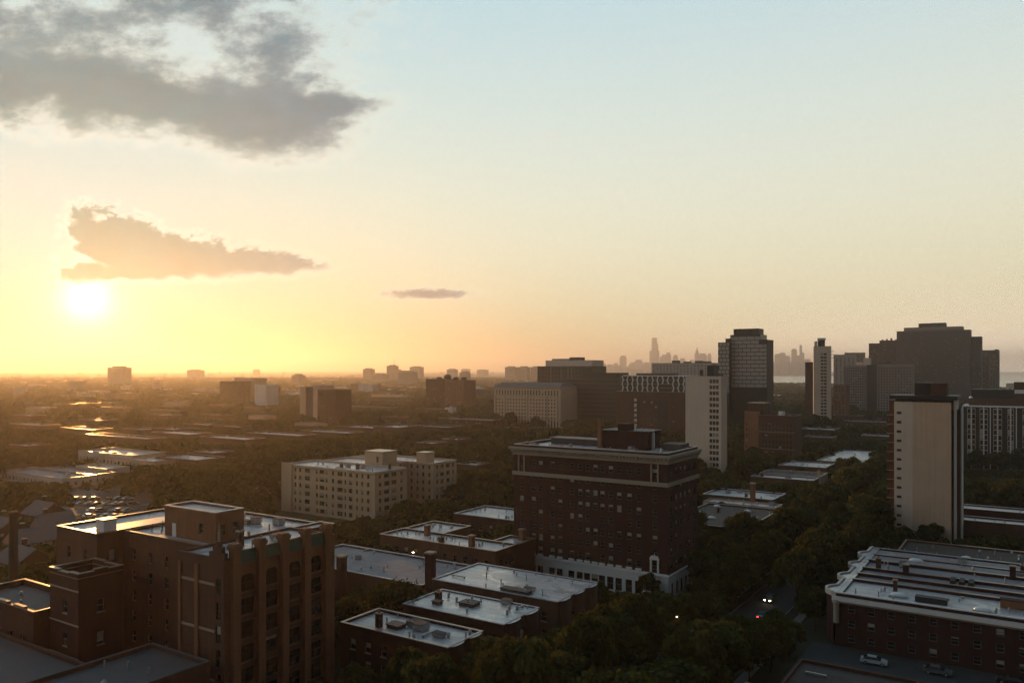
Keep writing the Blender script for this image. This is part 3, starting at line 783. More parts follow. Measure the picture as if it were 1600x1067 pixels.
MB().cyl(-21.5, 18.4, YZ + 4.85, YZ + 8, .12, .06, M['dark'], 6).build('flue', t)
roof_bits(t, -44, 1, -2, 15, YZ - .5, 16, random.Random(21)); roof_bits(t, -40, 33, -11, 45, YZ - .5, 8, random.Random(22))
FOOT += [(-238, 203, -189, 251)]; keep(436, 480, 302, 812); keep(480, 540, 290, 812); keep(540, 590, 276, 806); keep(585, 640, 265, 800); keep(637, 715, 298, 780)

# ================================================================ tan slab tower
X, Y = world_at(1486, 222)
w = west_len(1486, 222, 1397); d_ = 222
t = thing('slab_tower', 'windowless tan brick slab tower with pale edge strip and small slit windows', 'building', (X, Y, 0))
ZT = z_for(629, d_)
n = 15; slit = [(ZT - 3.6 - i * 2.68, .75) for i in range(n)]
wl = w * .335
shell(t, w - wl, 15, ZT, M['tan'], M['greyroof'], (), (), single=True, para=.5, cope=M['dark'])
shell(t, wl - .02, 15, ZT + .02, M['cream'], M['greyroof'], grid_ops(wl, [(wl * .27, 1.25)], slit), (), single=True, blinds=0, para=.5, x1=-(w - wl) - .02, cope=M['dark'], y0=.03)
for k_, (xa, xb, m_, zt) in enumerate(((.6, 1.25, 'white', ZT + .6), (1.6, 1.95, 'brown', ZT - 1.8), (2.2, 2.5, 'white', ZT - 1.8))):
    MB().box(xa, 1.5 + k_ * .7, 0, xb, 8, zt, M[m_]).build('pilaster', t)
MB().box(.004, 2.4, 0, 2.19, 14, ZT - 2.2, M['dconc']).build('side_wall', t)
b = MB(); b.box(-w - 1.7, 3.0, 0, -w - .3, 14, ZT + .2, M['brown']); b.build('stair_wall', t)
for i in range(15):
    b = MB(); za = ZT - 4.0 - i * 2.68; b.box(-w - 2.2, 1.6, za, -w - .5, 2.99, za + .16, M['conc']); b.box(-w - 2.2, 1.6, za + .16, -w - .5, 1.68, za + 1.1, M['brown']); b.build('balcony', t)
b = MB(); b.box(-w - 1.2, -.5, ZT + .75, 1.6, 14, ZT + 1.8, M['dark']); b.box(-w * .98, 1.2, ZT + .16, .2, 13, ZT + .75, M['dark']); b.build('roof_canopy', t)
b = MB(); b.box(-w * .66, 3.5, ZT + 1.8, -w * .38, 11, ZT + 5.4, M['dark']); b.build('machine_room', t)
b = MB(); b.box(-w * .37, 3, ZT + 1.8, -w * .10, 10, ZT + 5.4, M['brown']); b.build('machine_room', t)
FOOT.append((X - w - 4, Y, X + 3, Y + 16)); keep(1392, 1498, d_ - 6, 840)

# ================================================================ bow-fronted rowhouses at lower right
t = thing('rowhouse_block', 'bow-fronted brick rowhouses with wavy white cornice and pale stepped roofs, lower right', 'building', (12, 163.0, 0))
RW, RH, RZ = 44.0, 46.5, 10.0
rr = [(0.9, 1.5), (3.7, 1.5), (6.5, 1.4)]
shell(t, RW, RH, RZ, M['red'], M['greyroof'], grid_ops(RW, even(RW, 12, 1.3), rr), (), single=True, blinds=.15, para=.35, sill=None, cope=M['silver'])
b = MB(); b.box(-RW - .5, -.75, RZ - 1.35, .3, -.003, RZ - .55, M['white']); b.box(-RW - .3, -.35, RZ - 1.75, .2, -.003, RZ - 1.352, M['stone']); b.build('cornice', t)
b = MB(); b.box(-RW - .2, -.5, RZ + .142, .3, -.06, RZ + .34, M['white']); b.build('cornice_cap', t)
n = 4; step = RH / n / 1.0
wave = []
for i in range(n):                                   # wavy street front: two bows to each house
    for k_ in range(12):
        a = k_ / 12; yy = (i + a) * step
        wave.append((-RW - .35 - 1.75 * max(0, math.sin(a * 2 * math.pi * 1.0)) ** .75 - (.0 if a < .5 else .25), yy))
wave.append((-RW - .35, RH))
b = MB()
for (xa, ya), (xb, yb) in zip(wave, wave[1:]):
    b.face([(xb, yb, 0), (xa, ya, 0), (xa, ya, RZ), (xb, yb, RZ)], M['red'])
    b.face([(xa, ya, RZ), (xa + 1.2 + (-RW - xa), ya, RZ + .147), (xb + 1.2 + (-RW - xb), yb, RZ + .147), (xb, yb, RZ)], M['silver'])
b.build('bow_front', t)
b = MB()
for (xa, ya), (xb, yb) in zip(wave, wave[1:]):
    b.face([(xa - .35, ya, RZ + .35), (xa + .15, ya, RZ + .35), (xb + .15, yb, RZ + .35), (xb - .35, yb, RZ + .35)], M['lime'])
    b.face([(xb - .35, yb, RZ - .6), (xa - .35, ya, RZ - .6), (xa - .35, ya, RZ + .35), (xb - .35, yb, RZ + .35)], M['lime'])
    b.face([(xa + .15, ya, RZ + .12), (xb + .15, yb, RZ + .12), (xb + .15, yb, RZ + .35), (xa + .15, ya, RZ + .35)], M['lime'])
b.face([(-RW - .7, -.05, RZ - .6), (-RW + .15, -.05, RZ - .6), (-RW + .15, -.05, RZ + .35), (-RW - .7, -.05, RZ + .35)], M['lime'])
b.build('wavy_cornice', t)
for i, (ya, zt, xe) in enumerate(((12.0, .9, -10), (17.5, 1.1, -12), (23.5, 1.0, -8), (31.0, 1.6, -4), (38.0, .9, -4))):
    b = MB(); b.box(-RW + 1, ya, RZ - .34, xe + 8, ya + .45, RZ + zt * .22, M['red']); b.box(-RW + .9, ya - .06, RZ + zt * .22, xe + 8.1, ya + .51, RZ + zt * .22 + .12, M['coping']); b.build('party_wall', t)
for (ya, yb, zz_, m_) in ((.5, 11.9, .012, 'silver'), (24.0, 30.9, .10, 'greyroof'), (31.6, 44.2, .30, 'greyroof')):
    MB().box(-RW + 1.2, ya, RZ - .345, -6, yb, RZ - .345 + zz_ + .05, M[m_]).build('roof_deck', t)
b = MB(); b.box(-17, 7.2, RZ - .2, -3.5, 8.8, RZ + 1.2, M['orange']); b.box(-17.1, 7.1, RZ + 1.2, -3.4, 8.9, RZ + 1.35, M['red']); b.build('dividing_wall', t)
b = MB(); b.box(-30.5, 3.0, RZ - .25, -25.2, 4.7, RZ + .75, M['dark']); b.build('roof_unit', t)
for (x_, y_, m_) in ((-19.5, 2.6, 'sky_dome'), (-33.5, 4.6, 'sky_dome'), (-34, 37, 'sky_dome')):
    b = MB(); b.box(-1.6, -.7, 0, 1.6, .7, .3, M['duct']); b.dome(0, 0, .3, 1.5, .65, .6, M[m_]); b.build('skylight', t, (x_, y_, RZ - .27))
b = MB()
for i in range(9): x_ = -26.0 + (i % 3) * 1.6; y_ = 19.2 + (i // 3) * 1.3; b.box(x_, y_, RZ - .2, x_ + .9, y_ + .8, RZ + .8, M['dark'])
b.build('condenser_bank', t)
for (x_, y_, hh) in ((-15.5, 31.2, 2.6), (-34.5, 23.7, 1.9), (-9, 17.7, 2.2)):
    b = MB(); b.box(-.55, -.45, 0, .55, .45, hh, M['red']); b.box(-.65, -.55, hh, .65, .55, hh + .2, M['stone']); b.build('chimney', t, (x_, y_, RZ - .1))
b = MB(); b.cyl(-RW + .3, -.55, 4.5, RZ - 1.8, .55, .55, M['stone'], 10); b.dome(-RW + .3, -.55, RZ - 1.8, .8, .8, .7, M['coping']); b.build('corner_oriel', t)
roof_bits(t, -RW + 2, 1, -8, 11, RZ - .27, 9, random.Random(31)); roof_bits(t, -RW + 2, 24, -8, 43, RZ - .1, 10, random.Random(32))
FOOT.append((-35, 150, 16, 211)); keep(1285, 1600, 148, 1010)
apt('low brown-roofed block at the foot of the tan slab tower', -28, 214, 16, 232, 8.4, M['brown'], M['brownroof'], 9, 2, seed=41)
keep(1395, 1600, 195, 872)
apt('long pale-roofed row right of the tan slab tower, nearer one', -19, 262, 24, 270, 10.0, M['brown'], M['silver'], 5, 0, seed=42, cope=M['silver'])
apt('long pale-roofed row right of the tan slab tower, farther one', -20, 284, 24, 293, 10.0, M['red'], M['silver'], 5, 0, seed=43, cope=M['silver'])
keep(1500, 1600, 275, 808); keep(1500, 1600, 255, 834)
# rear yard sheds and roofs at the bottom right
apt('dark brown-roofed coach house with white dome skylight, bottom right', -33, 124, -8, 140, 4.0, M['brown'], M['brownroof'], 6, 2, seed=44, cope=M['brown'])
apt('small grey roof cut by the bottom edge of the picture', -37, 110, -27, 122, 5.0, M['red'], M['greyroof'], 3, 0, seed=45)
keep(1180, 1600, 128, 1067)

# ================================================================ middle distance right of the tower
apt('bright white flat roof with brick chimney right of the dark tower', -100, 279, -75, 296, 8.2, M['brown'], M['silver'], 6, 0, seed=51, cope=M['white'])
apt('pale lower roof just below the bright white one, right of the dark tower', -96, 268, -71, 276, 7.4, M['tan'], M['silver'], 6, 0, seed=52)
apt('dark roofed brick block with white skylights right of the dark tower', -92, 224, -68, 262, 8.0, M['red'], M['brownroof'], 7, 5, seed=53)
b = MB(); b.box(-.8, -.6, 0, .8, .6, 13.5, M['orange']); b.box(-.95, -.75, 13.5, .95, .75, 13.8, M['stone']); o = b.build('brick_chimney', None, (-81.5, 277.4, 0)); o['label'] = 'orange brick chimney rising before the bright white flat roof'; o['category'] = 'chimney'
keep(1095, 1222, 215, 828); keep(1095, 1222, 262, 790)
apt('flat pale roof half hidden among the street trees below the brown block', -98, 330, -73, 340, 9.0, M['brown'], M['silver'], 7, 0, seed=54, cope=M['silver'])
apt('brick block with speckled pale roof below the brown block', -99, 376, -78, 398, 9.0, M['brown'], M['silver'], 9, 0, seed=55)
apt('long speckled pale roof beside the avenue trees, left of the tan tower', -88, 405, -68, 470, 9.0, M['red'], M['silver'], 14, 0, seed=56)
apt('dim brown roof among trees below the brown nine-storey block', -99, 346, -74, 362, 8.6, M['tan'], M['brownroof'], 5, 0, seed=57)
keep(1180, 1270, 322, 750); keep(1215, 1300, 368, 728); keep(1300, 1390, 400, 706)
for i, (xl, xc, y, z, h, lab) in enumerate(((1250, 1302, 672, 8, 26, 'white roof at the foot of the slim tower, farther of two'), (1256, 1300, 684, 8, 16, 'white roof at the foot of the slim tower, nearer of two'),
        (1318, 1388, 660, 8, 22, 'pale roof row at the foot of the grid-fronted block'), (1345, 1390, 682, 8, 20, 'pale roof between the slim tower and the tan tower'), (1302, 1345, 650, 9, 20, 'small warm-roofed building between slim tower and grid-fronted block'))):
    simple('low_building', lab, xl, xc, y, z, h, M['brown'], M['silver'], bits=6)

# ---------------------------------------------------------------- white slab left of the avenue
X, Y = world_at(1127, 372); w = west_len(1127, 372, 1071); hs_ = north_len(1127, 372, 1136); ZT = z_for(588, 372)
t = thing('white_slab', 'pale windowless slab with one column of dark windows, behind the dark tower', 'building', (X, Y, 0))
u0 = w * .67
rows = [(ZT - 3.2 - i * 2.8, 1.75) for i in range(17)]
ops = []
for za, hh in rows: ops += [(u0 + .1, za, u0 + w * .08, za + hh), (u0 + w * .095, za, u0 + w * .17, za + hh), (u0 + w * .185, za, u0 + w * .26, za + hh)]
ops = [tuple(round(q, 3) for q in o_) for o_ in ops if o_[1] > .5]
shell(t, w, hs_, ZT, M['cream'], M['greyroof'], ops, (), single=True, blinds=.15, para=.6, cope=M['conc'])
b = MB(); b.box(-w * .42, 1.5, ZT - .6, -w * .22, hs_ - 1, ZT + 5.2, M['dark']); b.build('machine_room', t)
b = MB(); b.box(-w * .22 + .02, 1.5, ZT - .6, -w * .08, hs_ - 1, ZT + .9, M['copper']); b.build('machine_room', t)
MB().box(-w * .66, 3, ZT - .6, -w * .60, 5, ZT + 3.0, M['dark']).build('chimney', t)
FOOT.append((X - w, Y, X, Y + 16)); keep(1071, 1137, 360, 716)

# ---------------------------------------------------------------- brown nine-storey block
X, Y = world_at(1242, 425); w = west_len(1242, 425, 1162); hs_ = north_len(1242, 425, 1253); ZT = z_for(650, 425)
t = thing('brown_block', 'brown brick mid-rise with rows of dark windows right of the white slab', 'building', (X, Y, 0))
fr = floors(0, ZT - 2, 3.05, 1.0, 1.7)
wa = w * .70
shell(t, wa, hs_, ZT, M['brown'], M['greyroof'], grid_ops(wa, even(wa, 9, 1.5), fr), (), single=True, blinds=.12, para=.8, cope=M['stone'])
shell(t, w - wa, hs_ - 2, ZT + 1.5, M['orange'], M['greyroof'], grid_ops(w - wa, [(1.2, .7)], fr), (), single=True, blinds=.1, para=.8, x1=-wa - .02, y0=1.2, cope=M['stone'])
b = MB(); b.box(-w * .95, 3, ZT, -w * .62, hs_ - 1.5, ZT + 6.2, M['brown']); b.box(-w * .96, 2.8, ZT + 6.2, -w * .61, hs_ - 1.3, ZT + 6.5, M['stone']); b.build('penthouse', t)
for zz_ in (ZT * .36, ZT * .68): MB().box(-wa, -.15, zz_, 0, -.003, zz_ + .3, M['stone']).build('belt_course', t)
b = MB(); b.cyl(-wa * .42, 5, ZT - .8, ZT + 2.0, 1.6, 1.9, M['white'], 12); b.build('water_tank', t)
roof_bits(t, -wa, 1, 0, hs_ - 1, ZT - .8, 10, random.Random(61))
FOOT.append((X - w, Y, X, Y + 22)); keep(1160, 1253, 415, 705)

# ---------------------------------------------------------------- brick block with white zigzag storeys
X, Y = world_at(1076, 545); w = west_len(1076, 545, 963); ZB = z_for(613, 545); ZT = z_for(587, 545)
t = thing('zigzag_block', 'brown brick block topped by dark storeys with white zigzag fins', 'building', (X, Y, 0))
wz = west_len(1076, 545, 972)
fr = floors(2, ZB - 3, 3.3, 1, 1.6)
shell(t, w, 26, ZB, M['brown'], M['greyroof'], grid_ops(w, [(w * .27, 2.0), (w * .40, 1.6), (w * .5, 1.6), (w * .56, 1.6), (w * .80, 1.4)], fr), (), single=True, blinds=.3, para=.5, cope=M['tan'])
for q in range(6): MB().box(-w * .74, -.3, ZB - 25 + q * 3.6, -w * .705, -.003, ZB - 22.9 + q * 3.6, M['lime']).build('bay_panel', t)
MB().box(-w * .42, -.05, 1, -w * .28, -.004, ZB - 6, M['dark']).build('glass_bay', t)
b = MB(); b.box(-wz, 1.2, ZB - .5, 0, 24, ZT - .5, M['dglass']); b.build('glazed_storeys', t)
b = MB(); b.box(-wz - .2, .7, ZT - .5, .2, 24.2, ZT + .1, M['white']); b.build('roof_edge', t)
nf = 13; hs = (ZT - .5 - ZB) / 4; st = wz / nf
for i in range(nf + 1):
    x0 = -wz + i * st; ph = i % 2
    for k_ in range(4):
        if i in (8, 9) and k_ < 2: continue
        z0_, z1_ = ZB + k_ * hs, ZB + (k_ + 1) * hs
        a = (0.9 if (k_ + ph) % 2 else -.9) * .55; c_ = -a
        b = MB(); ww = .38
        P0 = [(x0 + a - ww, z0_), (x0 + a + ww, z0_), (x0 + c_ + ww, z1_), (x0 + c_ - ww, z1_)]
        b.face([(q[0], .75, q[1]) for q in P0], M['white'])
        b.face([(P0[1][0], .75, P0[1][1]), (P0[1][0], 1.19, P0[1][1]), (P0[2][0], 1.19, P0[2][1]), (P0[2][0], .75, P0[2][1])], M['white'])
        b.face([(P0[0][0], 1.19, P0[0][1]), (P0[0][0], .75, P0[0][1]), (P0[3][0], .75, P0[3][1]), (P0[3][0], 1.19, P0[3][1])], M['white']); b.build('fin', t)
for k_ in range(1, 4): MB().box(-wz, 1.0, ZB + k_ * hs - .12, 0, 1.198, ZB + k_ * hs + .12, M['conc']).build('floor_band', t)
b = MB(); b.box(-wz * .85, 8, ZT + .1, -wz * .3, 20, ZT + 1.6, M['brown']); b.build('plant_screen', t)
FOOT.append((X - w, Y, X, Y + 26)); keep(963, 1076, 535, 670)
# grey block behind it
t, *_ = simple('grey_block', 'plain grey-brown block with flat roof boxes behind the zigzag block', 1018, 1112, 570, z_for(567, 900), 30, M['conc'], M['greyroof'], d=900, win=True, gap=4.2, bits=4)
for (xa, zt) in ((-50, 3.2), (-36, 1.8), (-22, 2.6), (-12, 2.0)): MB().box(xa, 6, z_for(567, 900) - .8, xa + 7, 14, z_for(567, 900) + zt, M['dconc']).build('machine_room', t)

# ---------------------------------------------------------------- patterned tower
d_ = 600
X, Y = world_at(1198, d_); w = west_len(1198, d_, 1141); hs_ = north_len(1198, d_, 1208); ZT = z_for(522, d_)
t = thing('panel_tower', 'dark tower with staggered pale panels like large brickwork on its upper half', 'building', (X, Y, 0))
b = MB(); b.box(-w, 0, 0, 0, hs_, ZT - 4, M['dglass']); b.box(-w, .05, ZT - 4.0, -w * .17, hs_ - .05, ZT - .01, M['dglass']); b.build('glass_tower', t)
b = MB(); b.box(-w * .93, 2, ZT, -w * .24, hs_ - 2, ZT + 4.6, M['dark']); b.build('machine_room', t)
MB().box(.003, .06, 0, .3, hs_ - .1, ZT - 4.2, M['dark']).build('side_wall', t)  # dark sheet added over the east glass to hide its pale sky reflection
zz_ = ZT - 1.5; r_ = 0; PW = w / 4.4; rh = 3.0
while zz_ > ZT - 38:
    x_ = -w + (0 if r_ % 2 == 0 else -PW * .5)
    while x_ < -.3:
        a, c_ = max(x_ + .22, -w + .02), min(x_ + PW - .22, -.02)
        if c_ - a > .8 and not (r_ < 2 and a > -w * .20):
            c2 = min(c_, -w * .175) if r_ < 2 else c_
            MB().box(a, -.3, zz_ - rh + .32, c2, -.01, zz_ - .18, M['conc']).build('panel', t)
        x_ += PW
    zz_ -= rh; r_ += 1
for k_ in range(14): MB().box(-w + .01, -.16, 3 + k_ * 3.1, -.01, -.004, 3.25 + k_ * 3.1, M['dark']).build('floor_band', t)
FOOT.append((X - w, Y, X, Y + 24)); keep(1140, 1210, 590, 660)
w2 = west_len(1139.5, d_ + 10, 1122); X2, Y2 = world_at(1139.5, d_ + 10); Z2 = z_for(534, d_)
t = thing('panel_tower', 'narrow lower wing with small pale panels left of the patterned dark tower', 'building', (X2, Y2, 0))
MB().box(-w2, 0, 0, 0, 20, Z2, M['dglass']).build('glass_tower', t)
MB().box(-w2 * .45, 3, Z2, -.4, 12, Z2 + 3, M['dark']).build('machine_room', t)
for r_ in range(13):
    zz_ = Z2 - .4 - r_ * 3.0
    for k_ in range(3):
        a = -w2 + (k_ + (0 if r_ % 2 else .35)) * w2 / 3 + .15; c_ = min(a + w2 / 3 - .5, -.05)
        if c_ - a > .5: MB().box(a, -.28, zz_ - 2.5, c_, -.01, zz_, M['conc']).build('panel', t)
FOOT.append((X2 - w2, Y2, X2, Y2 + 20))

# ---------------------------------------------------------------- slim tower
d_ = 676
X, Y = world_at(1299, d_); w = west_len(1299, d_, 1272); ZT = z_for(541, d_)
rz = math.radians(14)
t = thing('slim_tower', 'slim pale concrete tower with a central stripe of windows and rooftop box', 'building', (X, Y, 0), rz)
rows = floors(3, ZT - 4, 2.8, 1.0, 1.7)
ops = grid_ops(w, [(w * .48, 2.2), (w * .66, 2.2)], rows)
shell(t, w, 17, ZT, M['cream'], M['greyroof'], ops, (), single=True, blinds=.1, para=.8, cope=M['conc'])
b = MB(); b.box(-w * .75, 3, ZT - .8, -w * .35, 10, ZT + 5.5, M['dark']); b.box(-w * .78, 2.8, ZT + 5.5, -w * .3, 10.2, ZT + 7.2, M['white']); b.build('machine_room', t)
b = MB(); b.box(-w * .95, 3, ZT - .8, -w * .78, 9, ZT + 4.4, M['cream']); b.build('machine_room', t)
for i in range(3): b = MB(); b.box(.01, 2, ZT - 4.5 - i * 2.8, 1.6, 6, ZT - 4.2 - i * 2.8, M['conc']); b.box(1.5, 2, ZT - 4.2 - i * 2.8, 1.6, 6, ZT - 3.2 - i * 2.8, M['conc']); b.build('balcony', t)
FOOT.append((X - w - 5, Y - 5, X + 5, Y + 20)); keep(1262, 1302, 660, 668)
t, *_ = simple('dark_slab', 'thin dark slab at the left edge of the slim tower', 1258, 1270, 566, z_for(566, 760), 14, M['red'], M['tarp'], d=760, bits=1, win=False, vis=60)

# ---------------------------------------------------------------- grid-fronted block
d_ = 830
X, Y = world_at(1425, d_); w = west_len(1425, d_, 1318); ZT = z_for(569, d_)
t = thing('grid_block', 'wide grid-fronted apartment slab with dark central recess, right of the slim tower', 'building', (X, Y, 0))
rows = floors(2, ZT - 1.5, 2.85, .7, 1.75)
wa = w * .37
ops = grid_ops(w * .345, even(w * .345, 10, 1.7, .3), rows); ops2 = grid_ops(w * .50, even(w * .50, 12, 1.7, .3), rows)
shell(t, w * .50, 22, ZT, M['mconc'], M['greyroof'], ops2, (), blinds=.08, para=.8, cope=M['conc'])
shell(t, w * .345, 22, ZT - .9, M['mconc'], M['greyroof'], ops, (), blinds=.08, para=.8, x1=-w * .655, cope=M['conc'])
MB().box(-w * .654, 1.2, 0, -w * .501, 20, ZT - .5, M['dark']).build('recess', t)
MB().box(-w * .72, 6, ZT - 1, -w * .62, 16, ZT + 7, M['cream']).build('machine_room', t); MB().box(-w * .82, 5, ZT - 1.7, -w * .74, 12, ZT + 2.5, M['cream']).build('machine_room', t)
MB().box(-w * .40, 5, ZT - .8, -w * .30, 12, ZT + 2.5, M['dark']).build('machine_room', t)
FOOT.append((X - w, Y, X, Y + 22)); keep(1318, 1425, 810, 655)
# blocks peeping out behind it
for (xl, xc, y, d2, m_, lab, rz) in ((1303, 1338, 554, 1010, 'conc', 'pale sunlit-edged block behind the grid-fronted slab, lowest of three', 10), (1320, 1352, 551, 1060, 'mconc', 'brownish block behind the grid-fronted slab, middle of three', 10),
                                 (1358, 1402, 536, 1180, 'brown', 'tall brown stepped block left of the broad stepped tower', 8)):
    t, w_, h_, _ = simple('apartment_tower', lab, xl, xc, y, z_for(y, d2), 26, M[m_], M['greyroof'], d=d2, gap=4.5, bits=2, vis=60, ww=2.0, rz=math.radians(rz), fh=3.0)
    if m_ == 'brown':
        zt = z_for(y, d2)
        MB().box(-w_ * .62, 1, zt - .8, -.5, 24, zt + 4.2, M['brown']).build('upper_storey', t)
        for q in range(5): MB().box(-w_ * .55 + q * 6, 1.5, zt + 4.2, -w_ * .55 + q * 6 + 2.6, 8, zt + 5.4 + q % 3, M['red']).build('roof_turret', t)
simple('apartment_tower', 'low sunlit block with vertical piers behind the slim tower', 1302, 1322, 600, z_for(601, 780), 18, M['orange'], M['greyroof'], d=780, gap=3.6, bits=2, vis=40)

# ---------------------------------------------------------------- broad stepped tower
d_ = 1090
X, Y = world_at(1516, d_); w = west_len(1516, d_, 1401); ZT = z_for(515, d_)
t = thing('stepped_tower', 'broad dark apartment tower with dense window grid and stepped roofline', 'building', (X, Y, 0))
rows = floors(3, ZT - 1, 2.85, .8, 1.5)
shell(t, w, 30, ZT, M['dconc'], M['tarp'], grid_ops(w, even(w, 36, 1.9, .8), rows), (), blinds=.06, para=.8, cope=M['dconc'])
w3 = 13.0
X3, Y3 = X + w3, Y + 8
rows2 = floors(3, ZT - 11, 2.85, .8, 1.5)
shell(t, w3 - .05, 24, ZT - 9.5, M['dconc'], M['tarp'], grid_ops(w3, even(w3, 5, 1.6, .8), rows2), (), blinds=.06, para=.8, x1=w3, y0=8, cope=M['dconc'])
MB().box(-w * .90, 2, ZT - .8, -w * .10, 28, ZT + 5.0, M['mconc']).build('setback_storey', t)
MB().box(-w * .70, 5, ZT + 5, -w * .33, 24, ZT + 10.6, M['brown']).build('machine_room', t); MB().box(-w * .52, 4.5, ZT + 5, -w * .331, 4.99, ZT + 10.8, M['copper']).build('machine_room_screen', t)
FOOT.append((X - w, Y, X + w3, Y + 32)); keep(1400, 1530, 1000, 640)
t, w_, h_, _ = simple('apartment_tower', 'narrow dark tower right of the broad stepped tower by the lake', 1532, 1561, 547, z_for(547, 1250), 26, M['dconc'], M['tarp'], d=1250, gap=3.8, bits=2, vis=60, ww=2.0)
simple('apartment_tower', 'lower dark block between the stepped tower and the narrow tower', 1526, 1545, 556, z_for(556, 1200), 20, M['brown'], M['tarp'], d=1200, gap=3.8, bits=2, vis=60, ww=2.0)
MB().box(-6, 3, z_for(547, 1250) - .8, -1, 10, z_for(547, 1250) + 1.4, M['dconc']).build('machine_room', t)

# ---------------------------------------------------------------- white-framed apartment block at right
d_ = 412
X, Y = world_at(1640, d_); w = west_len(1640, d_, 1504); ZT = z_for(637, d_)
t = thing('framed_block', 'dark glass apartment block with white vertical frames at the right edge', 'building', (X, Y, 0))
MB().box(-w, .6, 0, 0, 22, ZT - .4, M['dark']).build('wall', t)
MB().box(-w - .1, -.1, ZT - .4, .1, 22.2, ZT + .35, M['white']).build('roof_edge', t)
MB().box(-w * .93, 3, ZT + .35, -.5, 20, ZT + 4.2, M['brown']).build('set_back_storey', t)
MB().box(-w * .90, 5, ZT + 4.2, -w * .40, 18, ZT + 9.0, M['dark']).build('machine_room', t)
MB().box(-w * .40 + .02, 5, ZT + 4.2, -w * .12, 18, ZT + 13.0, M['brown']).build('machine_room', t); MB().box(-w * .40 + .3, 4.6, ZT + 7.0, -w * .13, 4.98, ZT + 9.0, M['white']).build('machine_room_band', t)
MB().dome(-w * .93 + 1, 4, ZT + 4.2, 1.0, 1.0, 1.2, M['sky_dome']).build('roof_dome', t)
nf = int((ZT - 1) / 2.78)
groups = [(.0, .0), (.055, .155), (.205, .30), (.33, .33), (.365, .465), (.53, .60), (.63, .63), (.70, .78), (.82, .90), (.96, .96)]
for a, c_ in groups:
    if a == c_: MB().box(-w + a * w - .22, -.25, 0, -w + a * w + .22, .598, ZT - .4, M['white']).build('fin', t); continue
    xm = -w + (a + c_) / 2 * w
    MB().box(xm - .2, -.28, 0, xm + .2, .598, ZT - .4, M['white']).build('fin', t)
    for k_ in range(nf):
        za = ZT - .9 - (k_ + 1) * 2.78
        b = MB(); xa, xb = -w + a * w, -w + c_ * w
        for (q0, q1) in ((xa, xm - .204), (xm + .204, xb)):
            b.box(q0, .15, za + 2.15, q1, .597, za + 2.5, M['lime']); b.box(q0, .3, za + .05, q0 + .18, .596, za + 2.14, M['lime']); b.box(q1 - .18, .3, za + .05, q1, .596, za + 2.14, M['lime'])
            b.face([(q0 + .19, .45, za), (q1 - .19, .45, za), (q1 - .19, .45, za + 2.1), (q0 + .19, .45, za + 2.1)], random.choice((M['glass'], M['glass'], M['brown'], M['blind'])))
        b.build('window', t)
FOOT.append((X - w, Y, X, Y + 22)); keep(1500, 1600, 400, 733)
apt('white podium roof at the foot of the white-framed block', -27, 372, 40, 386, 5.0, M['conc'], M['silver'], 6, 0, seed=71, cope=M['white'])
b = MB(); b.face([(-2, 0, 0), (2, 0, 0), (2.6, 2.4, 3.0), (-1.4, 2.4, 3.0)], M['white']); b.face([(2, 0, 0), (2, 3, 0), (2.6, 2.4, 3.0)], M['white']); b.face([(-2, 0, 0), (-1.4, 2.4, 3.0), (-2, 3, 0)], M['white']); b.face([(-2, 3, 0), (-1.4, 2.4, 3.), (2.6, 2.4, 3.), (2, 3, 0)], M['white'])
o = b.build('roof_monitor', None, (-24, 373, 4.6)); o['label'] = 'slanted white roof monitor at the corner of the podium roof'; o['category'] = 'roof light'
keep(1500, 1600, 366, 746)
simple('low_building', 'white-topped building with rooftop equipment at the right edge beside the lake', 1572, 1650, 603, z_for(600, 700), 20, M['lime'], M['silver'], d=700, bits=4, vis=25)

# ---------------------------------------------------------------- glass office pair, centre
d_ = 735
X, Y = world_at(926, d_); w = west_len(926, d_, 840); ZT = z_for(572, d_)
t = thing('office_block', 'dark glass office block with pale rooftop storey, centre of the picture', 'building', (X, Y, 0))
MB().box(-w, 0.3, 0, 0, 28, ZT, M['dglass']).build('wall', t)
MB().box(-w * .88, 3, ZT, -w * .03, 26, ZT + 5.6, M['lime']).build('rooftop_storey', t); MB().box(-w * .78, 5, ZT + 5.6, -w * .42, 18, ZT + 7.2, M['conc']).build('machine_room', t)
MB().box(-w * .44, 3.2, ZT + 5.6, -w * .26, 14, ZT + 8.4, M['dark']).build('machine_room', t)
nf = int(ZT / 4)
for k_ in range(nf): MB().box(-w, .08, ZT - 1.0 - k_ * 4.0, 0, .298, ZT - .35 - k_ * 4.0, M['dconc']).build('floor_band', t)
for k_ in range(17): MB().box(-w + k_ * w / 16 - .16, -.08, 0, -w + k_ * w / 16 + .16, .078, ZT, M['conc'] if k_ in (4, 7, 9, 10) else M['dconc']).build('mullion', t)
FOOT.append((X - w, Y, X, Y + 28))
d_ = 700
X, Y = world_at(968, d_); w = west_len(968, d_, 873); ZT = z_for(592, d_)
t = thing('office_block', 'lower dark green glass office block with long horizontal bands, centre', 'building', (X, Y, 0))
MB().box(-w, .3, 0, 0, 24, ZT, M['dglass']).build('wall', t)
MB().box(-w * .62, 2, ZT, -.5, 20, ZT + 5.0, M['dark']).build('upper_storey', t); MB().box(-w * .62, 1.7, ZT + 5, -.3, 20.2, ZT + 5.4, M['brown']).build('roof_edge', t)
for k_ in range(int(ZT / 3.9)): MB().box(-w - .05, .02, ZT - .6 - k_ * 3.9, .05, .298, ZT + .1 - k_ * 3.9, M['dconc']).build('floor_band', t)
FOOT.append((X - w, Y, X, Y + 24)); keep(840, 968, 690, 655)
